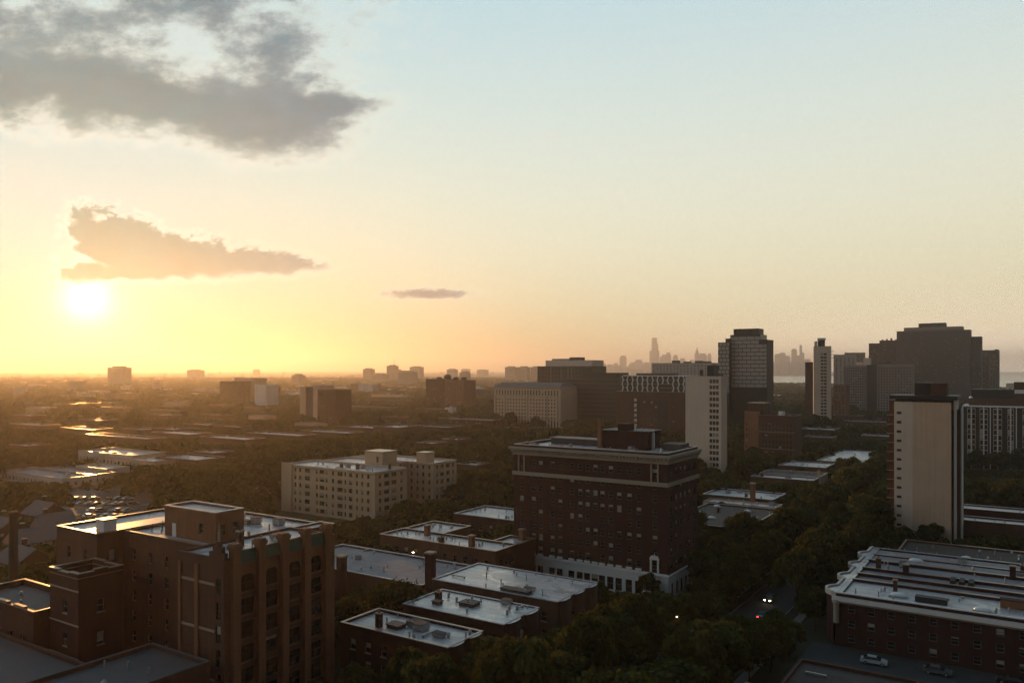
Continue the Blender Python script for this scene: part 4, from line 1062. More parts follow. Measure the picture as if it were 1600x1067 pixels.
# ---------------------------------------------------------------- arched bank block
d_ = 690
X, Y = world_at(876, d_); w = west_len(876, d_, 772); ZT = z_for(605, d_)
t = thing('bank_block', 'beige stone office block with arched top windows, left of the glass offices', 'building', (X, Y, 0))
rows = [(ZT - 12.3 - i * 3.1, 1.7) for i in range(8)]
cols = even(w, 22, 1.35, 1.5)
shell(t, w, 30, ZT, M['tan'], M['shingle'], grid_ops(w, cols, [(ZT - 7.6, 4.6)] + rows[:7] + [(2, 6.0)]), (), single=True, blinds=.1, para=.5, cope=M['stone'])
MB().box(-w - .4, -.4, ZT - 9.0, .2, -.003, ZT - 8.4, M['stone']).build('belt_course', t); MB().box(-w - .5, -.5, ZT - 1.5, .2, -.003, ZT - .2, M['stone']).build('cornice', t)
MB().box(-w - .3, -.3, 9.2, .2, -.003, 9.9, M['stone']).build('belt_course', t)
for q in (0.03, .18, .52, .80, .96): MB().box(-w + q * w - .8, -.22, 10, -w + q * w + .8, -.004, ZT - 9.1, M['stone']).build('pilaster', t)
b = MB(); b.face([(-w, .4, ZT + .2), (0, .4, ZT + .2), (-3, 8, ZT + 3.6), (-w + 3, 8, ZT + 3.6)], M['shingle']); b.face([(0, .4, ZT + .2), (0, 29, ZT + .2), (-3, 22, ZT + 3.6), (-3, 8, ZT + 3.6)], M['shingle'])
b.face([(-w + 3, 8, ZT + 3.6), (-3, 8, ZT + 3.6), (-3, 22, ZT + 3.6), (-w + 3, 22, ZT + 3.6)], M['shingle']); b.face([(-w, 29, ZT + .2), (-w, .4, ZT + .2), (-w + 3, 8, ZT + 3.6), (-w + 3, 22, ZT + 3.6)], M['shingle']); b.build('hipped_roof', t)
FOOT.append((X - w, Y, X, Y + 30)); keep(770, 876, 680, 668)

# ================================================================ left and centre middle distance
LOW = [  # label, xl, xc, y, z, h, wall, roof
    ('pale flat roof, upper left one of the bright cluster at left', 122, 205, 712, 8.5, 20, 'lime', 'silver'),
    ('pale flat roof in the middle of the bright cluster at left', 152, 240, 721, 7.5, 14, 'tan', 'silver'),
    ('pale flat roof with rooftop units, right end of the bright cluster at left', 243, 306, 719, 8, 18, 'brown', 'silver'),
    ('low pale roof nearest in the bright cluster at left', 118, 166, 733, 5, 12, 'lime', 'silver'),
    ('flat roofed block right of the bright cluster at left', 304, 336, 708, 9, 14, 'brown', 'silver'),
    ('long low pale shed roof at the left edge', 0, 96, 748, 4.5, 16, 'lime', 'greyroof'),
    ('second low shed roof beside the car park at left', 60, 142, 742, 4.5, 12, 'conc', 'greyroof'),
    ('small bright roof far left in the orange haze', 122, 158, 657, 9, 16, 'brown', 'silver'),
    ('small bright roof among trees above the left cluster', 240, 270, 671, 10, 16, 'brown', 'silver'),
    ('bright roof pair among trees left of centre', 236, 296, 679, 10, 18, 'brown', 'silver'),
    ('long pale-roofed brick row left of centre, nearest stretch', 310, 383, 687, 10, 16, 'red', 'silver'),
    ('long pale-roofed brick row left of centre, middle stretch', 385, 466, 681, 10, 16, 'red', 'silver'),
    ('long pale-roofed brick row left of centre, right stretch', 468, 543, 677, 10, 16, 'red', 'silver'),
    ('brown row of houses in haze above the left cluster', 130, 230, 686, 9, 14, 'brown', 'greyroof'),
    ('small pale roof at the far left in the haze', 14, 42, 697, 8, 14, 'brown', 'silver'),
    ('brick block with bright roof behind the brick rows', 528, 584, 669, 10, 20, 'red', 'silver'),
    ('square brick block with east wall, right end of the brick rows', 583, 622, 668, 12, 26, 'brown', 'silver'),
    ('brown apartment row below the twin slab towers', 534, 610, 637, 11, 18, 'brown', 'silver'),
    ('pale school-like long low building in the centre distance', 580, 628, 617, 10, 18, 'tan', 'silver'),
    ('brown flats below the twin brick block', 648, 696, 640, 11, 18, 'brown', 'greyroof'),
    ('brick row with pale roof left of the arched stone block', 685, 770, 657, 11, 18, 'red', 'silver'),
    ('low brick range left of the arched stone block, in shade', 645, 700, 668, 10, 18, 'red', 'greyroof'),
    ('pale roof strip among the trees behind the yellow block', 650, 676, 693, 9, 14, 'brown', 'silver'),
    ('pale roof strip nearer the dark tower among trees', 690, 716, 687, 9, 14, 'brown', 'silver'),
    ('small white box building below the twin brick block', 695, 706, 637, 13, 8, 'white', 'silver'),
    ('low pale roof behind the corner of the dark tower', 712, 745, 727, 9, 12, 'brown', 'silver'),
    ('brick row to the right of the twin brick block', 727, 771, 609, 22, 24, 'brown', 'greyroof'),
    ('hazy brick group above the apartment row, centre left', 548, 582, 600, 26, 24, 'brown', 'greyroof'),
    ('faint pale roof near the horizon at far left', 83, 96, 632, 10, 20, 'brown', 'silver'),
    ('faint pale roof near the horizon, second from left', 118, 134, 630, 10, 20, 'brown', 'silver'),
    ('faint long roof in haze below the small blocks', 302, 334, 612, 10, 30, 'brown', 'silver'),
    ('faint roof in haze left of the white slab block', 326, 346, 633, 10, 20, 'brown', 'silver'),
]
for q in LOW:
    simple('low_building', q[0], q[1], q[2], q[3], q[4], q[5], M[q[6]], M[q[7]], bits=5, vis=4)
ROWN = ('nearest', 'second', 'third', 'fourth', 'farthest'); NTH = ('first', 'second', 'third', 'fourth', 'fifth', 'sixth', 'seventh', 'eighth', 'ninth')
rl = random.Random(55)
for ri, (y, z, n) in enumerate(((668, 8.5, 8), (652, 9, 9), (640, 9, 9), (627, 9.5, 9), (615, 10, 9))):
    step = 640 / n
    for i in range(n):
        xa = 10 + i * step + rl.uniform(0, step * .5); wd = rl.uniform(16, 44) * (640 - y + 90) / 130 if y < 640 else rl.uniform(22, 52)
        yy = y + rl.uniform(-4, 4)
        if any(q[1] - 6 < xa + wd and xa < q[2] + 6 and abs(q[3] - yy) < 9 for q in LOW) or (440 < xa + wd and xa < 530 and yy > 600): continue
        simple('low_building', f'hazy low flat-roofed row, {NTH[i]} from left in the {ROWN[ri]} line of rooftops at left', xa, xa + wd, yy, z, rl.uniform(10, 18), M[rl.choice(('brown', 'red', 'tan', 'brown'))], M[rl.choice(('silver', 'silver', 'greyroof'))], bits=3, vis=rl.uniform(3, 9))
# twin slabs in the left centre
d_ = 712
X, Y = world_at(524, d_); w = west_len(524, d_, 466); ZT = z_for(605, d_)
t = thing('slab_pair', 'pair of joined slab towers, pale with dark recess, left of centre', 'building', (X, Y, 0))
rows = floors(2, ZT - 1, 2.8, .9, 1.4)
wb = w * .47
shell(t, wb, 20, z_for(609, d_), M['brown'], M['greyroof'], grid_ops(wb, even(wb, 6, 1.2), floors(2, z_for(609, d_) - 1, 2.8, .9, 1.4)), (), blinds=.1, para=.6, cope=M['conc'])
shell(t, w * .17, 18, ZT + 1, M['tan'], M['greyroof'], (), (), para=.6, x1=-wb - .05, y0=2, cope=M['conc'])
MB().box(-w * .84, 3, 0, -w * .645, 18, ZT, M['dconc']).build('recess', t)
shell(t, w * .155, 18, ZT - .5, M['tan'], M['greyroof'], (), (), para=.6, x1=-w * .845, y0=2, cope=M['conc'])
FOOT.append((X - w, Y, X, Y + 20)); keep(466, 525, 700, 664)
simple('low_building', 'low pale-roofed podium in front of the joined slab towers', 460, 495, 662, 8, 12, M['tan'], M['silver'], bits=3)
# twin brick block
d_ = 905
X, Y = world_at(724, d_); w = west_len(724, d_, 662); ZT = z_for(594, d_)
t = thing('twin_block', 'two-part hazy brick mid-rise with rooftop turrets in the centre distance', 'building', (X, Y, 0))
rows = floors(2, ZT - 1, 3.0, .9, 1.6)
shell(t, w * .45, 24, ZT, M['orange'], M['greyroof'], grid_ops(w * .45, even(w * .45, 8, 1.2), rows), (), blinds=.15, para=.6, cope=M['stone'])
shell(t, w * .52, 20, ZT + 1, M['brown'], M['greyroof'], grid_ops(w * .52, even(w * .52, 9, 1.2), rows), (), blinds=.1, para=.6, x1=-w * .48, y0=4, cope=M['stone'])
b = MB(); b.cyl(-w * .55, 12, ZT, ZT + 4.5, 4.2, 4.2, M['brown'], 14); b.dome(-w * .55, 12, ZT + 4.5, 4.2, 4.2, 2.2, M['shingle']); b.build('roof_turret', t)
for q in (.1, .3, .72): MB().box(-w * q - 3, 8, ZT, -w * q, 14, ZT + 3.4, M['brown']).build('machine_room', t)
FOOT.append((X - w, Y, X, Y + 24)); keep(660, 726, 890, 636)
# hazy institutional group upper left
for (xl, xc, y, d2, m_, lab) in ((343, 372, 596, 1130, 'brown', 'hazy brown block, left part of the upper-left group'), (366, 398, 591, 1160, 'tan', 'hazy tan block, tallest of the upper-left group'), (398, 415, 601, 1090, 'white', 'white slab block catching light in the upper-left haze'), (404, 422, 604, 1250, 'brown', 'dim block behind the white slab in the upper-left haze')):
    simple('mid_rise', lab, xl, xc, y, z_for(y, d2), 22, M[m_], M['greyroof'], d=d2, bits=2, gap=4, vis=30)

# ---------------------------------------------------------------- towers on the horizon
FARB = [(168, 191, 572, 2400, 'broad lone block near the sun on the left horizon'), (292, 312, 577, 4200, 'low faint block on the horizon at left'), (456, 466, 584, 2300, 'small pale slab on the horizon left of centre'),
        (567, 578, 575, 3300, 'domed hazy tower on the horizon, leftmost of the middle group'), (604, 615, 570, 3200, 'tallest hazy tower of the middle horizon group, with mast'), (615, 623, 577, 3250, 'shorter shoulder tower beside the masted tower'),
        (622, 642, 579, 2300, 'broad brown block below the masted tower'), (640, 656, 572, 3800, 'flat-topped pale tower right of the masted tower'), (581, 599, 583, 2900, 'low hazy block left of the masted tower'),
        (698, 710, 576, 4000, 'faint tower above the twin brick block'), (718, 728, 580, 2700, 'small dark-topped tower right of the twin brick block'), (789, 803, 572, 3400, 'leftmost of three alike hazy towers left of the glass offices'),
        (809, 823, 572, 3400, 'middle of three alike hazy towers left of the glass offices'), (829, 842, 572, 3400, 'rightmost of three alike hazy towers left of the glass offices'), (745, 760, 577, 6000, 'very faint low tower on the horizon, centre'),
        (720, 732, 576, 7000, 'very faint narrow tower on the horizon, centre'), (395, 402, 577, 7000, 'tiny faint tower on the left horizon'), (846, 862, 584, 3000, 'hazy block peeping left of the glass offices')]
for (xa, xb, y, d2, lab) in FARB:
    X, Y = world_at(xb, d2); w = west_len(xb, d2, xa); zt = z_for(y, d2)
    t = thing('distant_tower', lab, 'tower', (X, Y, 0), 0, 'towers on the horizon')
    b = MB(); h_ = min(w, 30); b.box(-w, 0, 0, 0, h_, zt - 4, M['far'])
    nfl = int((zt - 8) / 6)
    b.build('wall', t)
    b = MB(); b.box(-w * .8, h_ * .2, zt - 4, -w * .2, h_ * .8, zt, M['far']); b.build('machine_room', t)
    b = MB()
    for k_ in range(nfl): b.box(-w * .95, -.15, 4 + k_ * 6, -w * .05, -.01, 6 + k_ * 6, M['fardark'])
    b.build('window_band', t, kind='stuff')
    if 'mast' in lab and 'with' in lab: MB().cyl(-w * .3, h_ / 2, zt, zt + 26, 1.0, .4, M['far'], 6).build('mast', t)

# ---------------------------------------------------------------- downtown skyline
def skyscraper(label, d2, tiers, mast=0, m_='far', taper=False):
    xa, xb = tiers[0][0], tiers[0][1]
    X, Y = world_at((xa + xb) / 2, d2)
    t = thing('skyscraper', label, 'skyscraper', (X, Y, 0), HEAD * .2, 'distant downtown skyline')
    z0 = 0; xm = (xa + xb) / 2; zt = 0
    k = d2 / F
    for i, (a, c_, y) in enumerate(tiers):
        zt = z_for(y, d2); x0, x1 = (a - xm) * k, (c_ - xm) * k
        dep = min(60, (c_ - a) * k)
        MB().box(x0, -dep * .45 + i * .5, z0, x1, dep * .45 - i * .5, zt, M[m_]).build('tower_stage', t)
        z0 = zt
    if taper: b = MB(); b.cyl(0, 0, zt, zt + 45, dep * .35, 2, M[m_], 8); b.build('spire', t)
    for q in range(mast): MB().cyl((q * 2 - mast + 1) * 11, 0, zt, min(zt + 75, 474), 2.2, .8, M[m_], 6).build('antenna', t)


skyscraper('tallest far downtown tower, stepped, with twin antennas', 10100, [(1015.5, 1029.5, 548), (1019, 1028, 537.5), (1019, 1026, 528)], 2)
SKYL = [(969, 978, 555.5, 'domed tower left of the tallest downtown tower'), (959, 966, 567, 'small far tower left of the domed one'), (940.5, 944, 566, 'slim tower just clear of the glass offices'), (947, 955, 570, 'squat pale tower at the left of downtown'),
        (984, 992, 566, 'narrow stepped tower between the domed and tallest towers'), (992, 1004, 562, 'broad hazy tower left of the tallest one'), (1005, 1015, 566, 'low wide tower touching the tallest one at left'), (1031, 1035, 557, 'thin tower touching the tallest one at right'),
        (1034, 1041, 554, 'stepped tower right of the tallest one'), (1041, 1048, 550.5, 'flat-topped tower, second right of the tallest one'), (1052, 1059, 554.5, 'narrow tower above the grey block, centre'), (1062, 1071, 560, 'low tower above the grey block, right'),
        (1092, 1104, 552, 'broad slab tower left of the patterned tower'), (1106, 1111, 552, 'thin round-topped tower next to the patterned tower'), (1077, 1085, 562, 'low block behind the grey block roof boxes')]
for a, c_, y, lab in SKYL: skyscraper(lab, random.Random(int(a)).uniform(9300, 10400), [(a, c_, y + 3), (a + (c_ - a) * .15, c_ - (c_ - a) * .15, y)])
skyscraper('pointed stepped tower left of the patterned tower', 9900, [(1086, 1092, 552), (1087, 1091, 548)], taper=True)
SKYR = [(1211, 1222.5, 553, 'wide dark block at the left of the lakeside skyline'), (1218, 1227, 551, 'stepped block, second of the lakeside skyline'), (1226, 1234.5, 556, 'sloping block in the middle of the lakeside skyline'), (1237, 1244.5, 545, 'tall flat tower of the lakeside skyline'),
        (1244, 1250, 555, 'shoulder block between the two tall lakeside towers'), (1249.5, 1253, 539, 'slimmest and tallest tower of the lakeside skyline'), (1252.5, 1256.5, 551, 'thin tower right of the slimmest lakeside one'), (1257, 1266, 561, 'low block at the right of the lakeside skyline')]
for a, c_, y, lab in SKYR: skyscraper(lab, random.Random(int(a)).uniform(8700, 9800), [(a, c_, y + 2), (a + (c_ - a) * .1, c_ - (c_ - a) * .1, y)], m_='far')
b = MB(); rs = random.Random(77)
for i in range(260):                                  # mass of lower buildings round downtown
    px = rs.choice((rs.uniform(880, 1120), rs.uniform(1205, 1270), rs.uniform(1205, 1270))); d2 = rs.uniform(8300, 10500); X, Y = world_at(px, d2)
    w = rs.uniform(25, 70); zt = rs.uniform(30, 130) if px < 1200 else rs.uniform(70, 150)
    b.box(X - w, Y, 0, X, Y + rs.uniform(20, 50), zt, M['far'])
b.build('distant_downtown_mass', label='mass of low hazy downtown buildings at the skyline foot', kind='stuff')
b = MB()
for i in range(900):                                  # far roofs that melt into the haze
    px = rs.uniform(-60, 1400); d2 = 1300 * (8.5 ** rs.random()); X, Y = world_at(px, d2)
    if px > 1180 and d2 > 2200: continue
    w = rs.uniform(12, 45); zt = rs.uniform(7, 15) if rs.random() < .93 else rs.uniform(15, 32)
    b.box(X - w, Y, 0, X, Y + rs.uniform(10, 25), zt, M[rs.choice(('brown', 'tan', 'conc', 'silver', 'greyroof', 'silver'))])
b.build('far_rooftops', label='scattered far rooftops melting into the haze', kind='stuff')

# ================================================================ pitched-roof houses by the left edge
def house(label, x, y, w, h, ze, zr, rz, wall, roof):
    t = thing('house', label, 'house', (x, y, 0), rz, 'pitched-roof houses at left')
    b = MB(); ops = grid_ops(w, even(w, 3, 1.1, .8), [(1, 1.6), (4, 1.6)])
    facade(b, (-w / 2, -h / 2), (1, 0), (0, -1), w, 0, ze, ops, wall)
    eo = grid_ops(h, even(h, 3, 1.1, .8), [(1, 1.6), (4, 1.6)])
    facade(b, (w / 2, -h / 2), (0, 1), (1, 0), h, 0, ze, eo, wall)
    b.face([(w / 2, h / 2, 0), (-w / 2, h / 2, 0), (-w / 2, h / 2, ze), (w / 2, h / 2, ze)], wall); b.face([(-w / 2, h / 2, 0), (-w / 2, -h / 2, 0), (-w / 2, -h / 2, ze), (-w / 2, h / 2, ze)], wall)
    b.face([(w / 2, -h / 2, ze), (w / 2, h / 2, ze), (w / 2, 0, zr)], wall); b.face([(-w / 2, h / 2, ze), (-w / 2, -h / 2, ze), (-w / 2, 0, zr)], wall)
    b.build('wall', t)
    window_set(t, (-w / 2, -h / 2), 0, ops, M['frame'], .2, True); window_set(t, (w / 2, -h / 2), math.pi / 2, eo, M['frame'], .2, True)
    b = MB(); e = .5; zo = (zr - ze) / (h / 2) * e
    for s_ in (-1, 1):
        q = [(-w / 2 - e, s_ * (h / 2 + e), ze - zo), (w / 2 + e, s_ * (h / 2 + e), ze - zo), (w / 2 + e, 0, zr + .02), (-w / 2 - e, 0, zr + .02)]
        if s_ > 0: q.reverse()
        b.face(q, roof); b.face([(v_[0], v_[1], v_[2] + .18) for v_ in q], roof)
        b.face([q[0], q[1], (q[1][0], q[1][1], q[1][2] + .18), (q[0][0], q[0][1], q[0][2] + .18)], roof)
    b.build('roof', t)
    b = MB(); b.box(-w * .2 - .45, .6, ze, -w * .2 + .45, 1.5, zr + 1.4, M['red']); b.box(-w * .2 - .55, .5, zr + 1.4, -w * .2 + .55, 1.6, zr + 1.6, M['stone']); b.build('chimney', t)
    FOOT.append((x - w * .6, y - h * .6, x + w * .6, y + h * .6))


for (px, py, z, w, h, zr, rz, wm_, rm_, lab) in ((5, 826, 6, 10, 9, 9.5, 0, 'brown', 'shingle', 'gabled brown house cut by the left edge of the picture'), (52, 842, 6, 12, 9, 9.2, 90, 'tan', 'shingle', 'gabled house right of the slim smokestack'), (38, 872, 6, 11, 9, 9.0, 0, 'brown', 'shingle', 'lower gabled house behind the slim smokestack'),
        (84, 818, 6, 10, 8, 9.2, 90, 'conc', 'shingle', 'small gabled house above the gothic block corner'), (70, 800, 6, 11, 9, 9.5, 0, 'brown', 'tarp', 'gabled house beside the car park at left')):
    d2 = dist_for(py, z); X, Y = world_at(px, d2); house(lab, X, Y, w, h, z, zr, math.radians(rz), M[wm_], M[rm_]); keep(px - 25, px + 25, d2 - 8, py + 6)

# ================================================================ cars
def paint(name, c):
    m = bpy.data.materials.new(name); m.use_nodes = True; p = m.node_tree.nodes['Principled BSDF']
    p.inputs['Base Color'].default_value = (*c, 1); p.inputs['Roughness'].default_value = .28; p.inputs['Metallic'].default_value = .3; p.inputs['Coat Weight'].default_value = .6
    return m


PAINT = {n_: paint('car_paint_' + n_, c_) for n_, c_ in dict(white=(.7, .7, .68), silver=(.45, .45, .46), black=(.02, .02, .022), red=(.25, .03, .03), blue=(.05, .08, .18), grey=(.16, .16, .17)).items()}
rub = mat('tyre_rubber', (.02, .02, .02), rough=.9)
CARM = {}


def car_meshes(colour):
    if colour in CARM: return CARM[colour]
    pm = PAINT[colour]
    prof = [(-2.2, .35), (2.2, .35), (2.25, .62), (2.1, .82), (1.15, .95), (.45, 1.40), (-1.1, 1.44), (-1.75, 1.02), (-2.2, .92), (-2.27, .6)]
    b = MB(); n = len(prof)
    wd = lambda z: .88 if z < .96 else .66
    for i in range(n):
        (xa, za), (xb, zb) = prof[i], prof[(i + 1) % n]
        b.face([(xb, -wd(zb), zb), (xa, -wd(za), za), (xa, wd(za), za), (xb, wd(zb), zb)], M['glass'] if i in (4, 6) else pm)
    lowp = [p_ for p_ in prof if p_[1] < .96]; top_ = [(1.15, .95), (.45, 1.40), (-1.1, 1.44), (-1.75, 1.02)]
    for s_ in (-1, 1):
        q = [(x, s_ * wd(z), z) for x, z in [(-2.2, .35), (2.2, .35), (2.25, .62), (2.1, .82), (1.15, .95), (-1.75, .95), (-2.2, .92), (-2.27, .6)]]
        b.face(q if s_ < 0 else q[::-1], pm)
        q = [(1.15, s_ * .88, .951), (.45, s_ * .661, 1.40), (-1.1, s_ * .661, 1.44), (-1.75, s_ * .88, .952)]
        b.face(q if s_ < 0 else q[::-1], M['glass'])
    wh = MB()
    a = [(math.cos(k * math.pi / 6) * .33, math.sin(k * math.pi / 6) * .33) for k in range(12)]
    for k in range(12):
        (x0, z0), (x1, z1) = a[k], a[(k + 1) % 12]
        wh.face([(x0, -.11, z0), (x0, .11, z0), (x1, .11, z1), (x1, -.11, z1)], rub)
    wh.face([(x, -.11, z) for x, z in a], rub); wh.face([(x, .11, z) for x, z in reversed(a)], rub)
    wh.face([(x * .6, -.115, z * .6) for x, z in a], M['duct']); wh.face([(x * .6, .115, z * .6) for x, z in reversed(a)], M['duct'])
    CARM[colour] = (b.mesh('car_body'), wh.mesh('wheel'))
    return CARM[colour]


def car(label, colour, x, y, rz, group, lights=None):
    t = thing('parked_car' if not lights else 'car', label, 'car', (x, y, .02), rz, group)
    bo, wh = car_meshes(colour)
    place('body', bo, t)
    for sx in (-1.35, 1.4):
        for sy in (-.80, .80): place('wheel', wh, t, (sx, sy, .33))
    for s_ in (-.6, .6):
        b = MB(); b.box(2.18, s_ - .18, .60, 2.27, s_ + .18, .74, emit('headlight', (1, .85, .5), 30) if lights == 'head' else M['wframe']); b.build('headlight', t)
        b = MB(); b.box(-2.29, s_ - .18, .66, -2.2, s_ + .18, .80, emit('tail_light', (1, .03, .02), 12) if lights == 'tail' else PAINT['red']); b.build('tail_light', t)


rs = random.Random(15); cols_ = ['white', 'silver', 'black', 'red', 'blue', 'grey', 'silver', 'white']
ORD = ['first', 'second', 'third', 'fourth', 'fifth', 'sixth', 'seventh', 'eighth', 'ninth', 'tenth', 'eleventh', 'twelfth', 'thirteenth', 'fourteenth', 'fifteenth', 'sixteenth', 'seventeenth', 'eighteenth', 'nineteenth', 'twentieth']
rowsp = [(779, 122, 200, 7), (787, 128, 208, 7), (797, 118, 214, 8), (806, 126, 220, 8)]
for ri, (py, xa, xb, n) in enumerate(rowsp):
    made = []
    for i in range(n):
        if rs.random() < .38: continue
        px = xa + (xb - xa) * i / (n - 1) + rs.uniform(-2, 2); d2 = dist_for(py, 0.5); X, Y = world_at(px, d2); c_ = rs.choice(cols_)
        car(f'{c_} car in the lot, {ORD[sum(1 for _ in made)]} from left in the {["farthest", "second", "third", "nearest"][ri]} row', c_, X, Y, math.radians(90 + rs.uniform(-4, 4)), 'cars parked in the lot at left'); made.append(1)
keep(120, 218, 312, 808)
car('car with lit headlights on the tree-lined avenue', 'grey', *world_at(1203, dist_for(934, .7)), -math.pi / 2, 'cars on the avenue', 'head')
car('car showing red tail lights on the tree-lined avenue', 'black', *world_at(1193, dist_for(960, .7)), math.pi / 2, 'cars on the avenue', 'tail')
keep(1220, 1186, 186, 966)
for lab, c_, x_, y_, a_ in (('white car parked in the yard below the rowhouses', 'white', -24, 156, 4), ('grey car parked right of the white one in the yard', 'grey', -14, 157, 2), ('dark car parked at the right of the yard below the rowhouses', 'black', -3, 158.5, 178)): car(lab, c_, x_, y_, math.radians(a_), 'cars in the rear yard')

# ================================================================ lit street lamps
for px, py, zl, lab in ((1057, 962, 6.0, 'lit street lamp at the corner of the dark brick tower'), (646, 862, 9.4, 'lit lamp beside the courtyard apartments'), (506, 926, 7.0, 'lit lamp in the lane right of the gothic block')):
    d2 = dist_for(py, zl); X, Y = world_at(px, d2)
    t = thing('street_lamp', lab, 'street lamp', (X, Y, 0), 0, 'lit street lamps')
    b = MB(); b.cyl(0, .9, 0, zl + .3, .11, .07, M['dark'], 8); b.build('post', t)
    b = MB(); b.box(-.05, -.1, zl + .2, .05, .9, zl + .3, M['dark']); b.build('arm', t)
    b = MB(); b.box(-.22, -.35, zl + .05, .22, .1, zl + .19, M['dark']); b.build('lamp_head', t)
    b = MB(); b.box(-.16, -.28, zl - .10, .16, .04, zl + .045, emit('lamp_glow', (1, .78, .45), 40)); b.build('bulb', t)
    keep(px - 9, px + 9, d2 - 2, py + 6)

# ================================================================ trees
fm = bpy.data.materials.new('foliage'); fm.use_nodes = True
t = fm.node_tree; t.nodes.clear()
out = t.nodes.new('ShaderNodeOutputMaterial'); df_ = t.nodes.new('ShaderNodeBsdfDiffuse'); tr = t.nodes.new('ShaderNodeBsdfTranslucent'); mx = t.nodes.new('ShaderNodeMixShader')
oi = t.nodes.new('ShaderNodeObjectInfo'); at_ = t.nodes.new('ShaderNodeAttribute'); at_.attribute_name = 'tint'
tint = N(t, at_.outputs['Fac']); rnd = N(t, oi.outputs['Random'])
c_a = mixc(t, rnd, (0.020, 0.030, 0.013), (0.048, 0.046, 0.016))
c_b = mixc(t, tint, c_a, mixc(t, rnd, (0.078, 0.096, 0.035), (0.125, 0.110, 0.038)))
t.links.new(c_b.k, df_.inputs[0]); t.links.new(mixc(t, 1.0, c_b, (2.2, 1.7, 0.8), 'MULTIPLY').k, tr.inputs[0]); mx.inputs[0].default_value = 0.22
t.links.new(df_.outputs[0], mx.inputs[1]); t.links.new(tr.outputs[0], mx.inputs[2]); t.links.new(mx.outputs[0], out.inputs[0])


def crown_mesh(seed, n, leaf, flat=.78, lobes=11, name='crown'):
    """unit crown (radius about 1, from z 0.25 to 1.9): leaf sprays over many lobes, gaps between them"""
    r = np.random.default_rng(seed)
    L = []
    for i in range(lobes):
        a = i * 2.4 + r.uniform(-.5, .5); ph = -.35 + 1.75 * ((i + .5) / lobes) + r.uniform(-.12, .12); q = r.uniform(.60, .80)
        L.append((q * np.cos(a) * max(np.cos(ph), .05), q * np.sin(a) * max(np.cos(ph), .05), .95 + .66 * q * np.sin(ph) / .72, r.uniform(.17, .32)))
    for i in range(4): L.append((r.uniform(-.3, .3), r.uniform(-.3, .3), r.uniform(.7, 1.25), r.uniform(.36, .5)))
    L = np.array(L); wgt = L[:, 3] ** 2; wgt /= wgt.sum()
    k = r.choice(len(L), n, p=wgt)
    dv = r.normal(size=(n, 3)); dv /= np.linalg.norm(dv, axis=1)[:, None]; dv[:, 2] = np.where(dv[:, 2] < -.35, -dv[:, 2], dv[:, 2])
    rad = L[k, 3] * (1 - .55 * r.random(n) ** 2.2) * (1 + .13 * r.normal(size=n))
    c = L[k, :3] + dv * rad[:, None] * np.array([1, 1, flat])
    nn = dv + r.normal(size=(n, 3)) * .75; nn /= np.linalg.norm(nn, axis=1)[:, None]
    up = r.normal(size=(n, 3)); a1 = np.cross(nn, up); a1 /= np.linalg.norm(a1, axis=1)[:, None]; a2 = np.cross(nn, a1)
    sz = leaf * (.55 + .9 * r.random(n)); asp = .5 + .5 * r.random(n)
    a1 = a1 * sz[:, None]; a2 = a2 * (sz * asp)[:, None]
    V_ = np.stack([c - a1 - a2 * .5, c + a1 * .3 - a2, c + a1 + a2 * .4, c - a1 * .2 + a2], 1).reshape(-1, 3)
    me = bpy.data.meshes.new(name); me.vertices.add(4 * n); me.vertices.foreach_set('co', V_.astype(np.float32).ravel())
    me.loops.add(4 * n); me.loops.foreach_set('vertex_index', np.arange(4 * n, dtype=np.int32))
    me.polygons.add(n); me.polygons.foreach_set('loop_start', np.arange(0, 4 * n, 4, dtype=np.int32))
    at = me.attributes.new('tint', 'FLOAT', 'FACE')
    lobe_t = r.random(len(L))
    at.data.foreach_set('value', np.clip(.55 * lobe_t[k] ** 2 + .55 * (r.random(n) - .25), 0, 1).astype(np.float32))
    me.materials.append(fm); me.update(); me.validate()
    return me


def trunk_mesh(seed):
    r = random.Random(seed); b = MB()
    def limb(p, q, r0, r1, n=7):
        p, q = Vector(p), Vector(q); ax = (q - p).normalized(); s1 = ax.orthogonal().normalized(); s2 = ax.cross(s1)
        for i in range(n):
            a0, a1 = 2 * math.pi * i / n, 2 * math.pi * (i + 1) / n
            e = lambda a: s1 * math.cos(a) + s2 * math.sin(a)
            b.face([p + e(a0) * r0, p + e(a1) * r0, q + e(a1) * r1, q + e(a0) * r1], M['trunk'])
    limb((0, 0, -.02), (.02, .01, .6), .062, .045); limb((.02, .01, .6), (.0, .03, 1.3), .045, .012)
    for i in range(5):
        a = i * 1.26 + r.uniform(-.3, .3); z = r.uniform(.42, .75)
        limb((.01, .01, z), (math.cos(a) * .5, math.sin(a) * .5, z + r.uniform(.35, .6)), .028, .007, 5)
    return b.mesh('trunk')


NEARC = [crown_mesh(100 + i, 8000, .050, flat=(.78, .6, .95, .7, .85)[i], lobes=(26, 34, 20, 40, 30)[i]) for i in range(5)]
MIDC = [crown_mesh(200 + i, 2200, .080, flat=(.78, .6, .95, .7, .85)[i], lobes=(20, 26, 16, 30, 22)[i]) for i in range(5)]
FARC = [crown_mesh(300 + i, 190, .24, lobes=8) for i in range(3)]
TRUNK = [trunk_mesh(i) for i in range(3)]


def blocked(x, y, m):
    for a, b_, c_, d_ in FOOT:
        if a - m < x < c_ + m and b_ - m < y < d_ + m: return True
    return False


def fit_height(x, y, h, rad, lowest=4.5):
    """a tree may not cover what the photograph shows; shorten it or drop it"""
    px, d = px_of(x, y); hw = rad / d * F
    for p0, p1, dd, py in VIEW:
        if d - rad * .8 < dd and px + hw > p0 and px - hw < p1:
            zmax = EYE - (py - HORIZON) / F * d
            if zmax < h: h = zmax
            if h < lowest: return 0
    return h


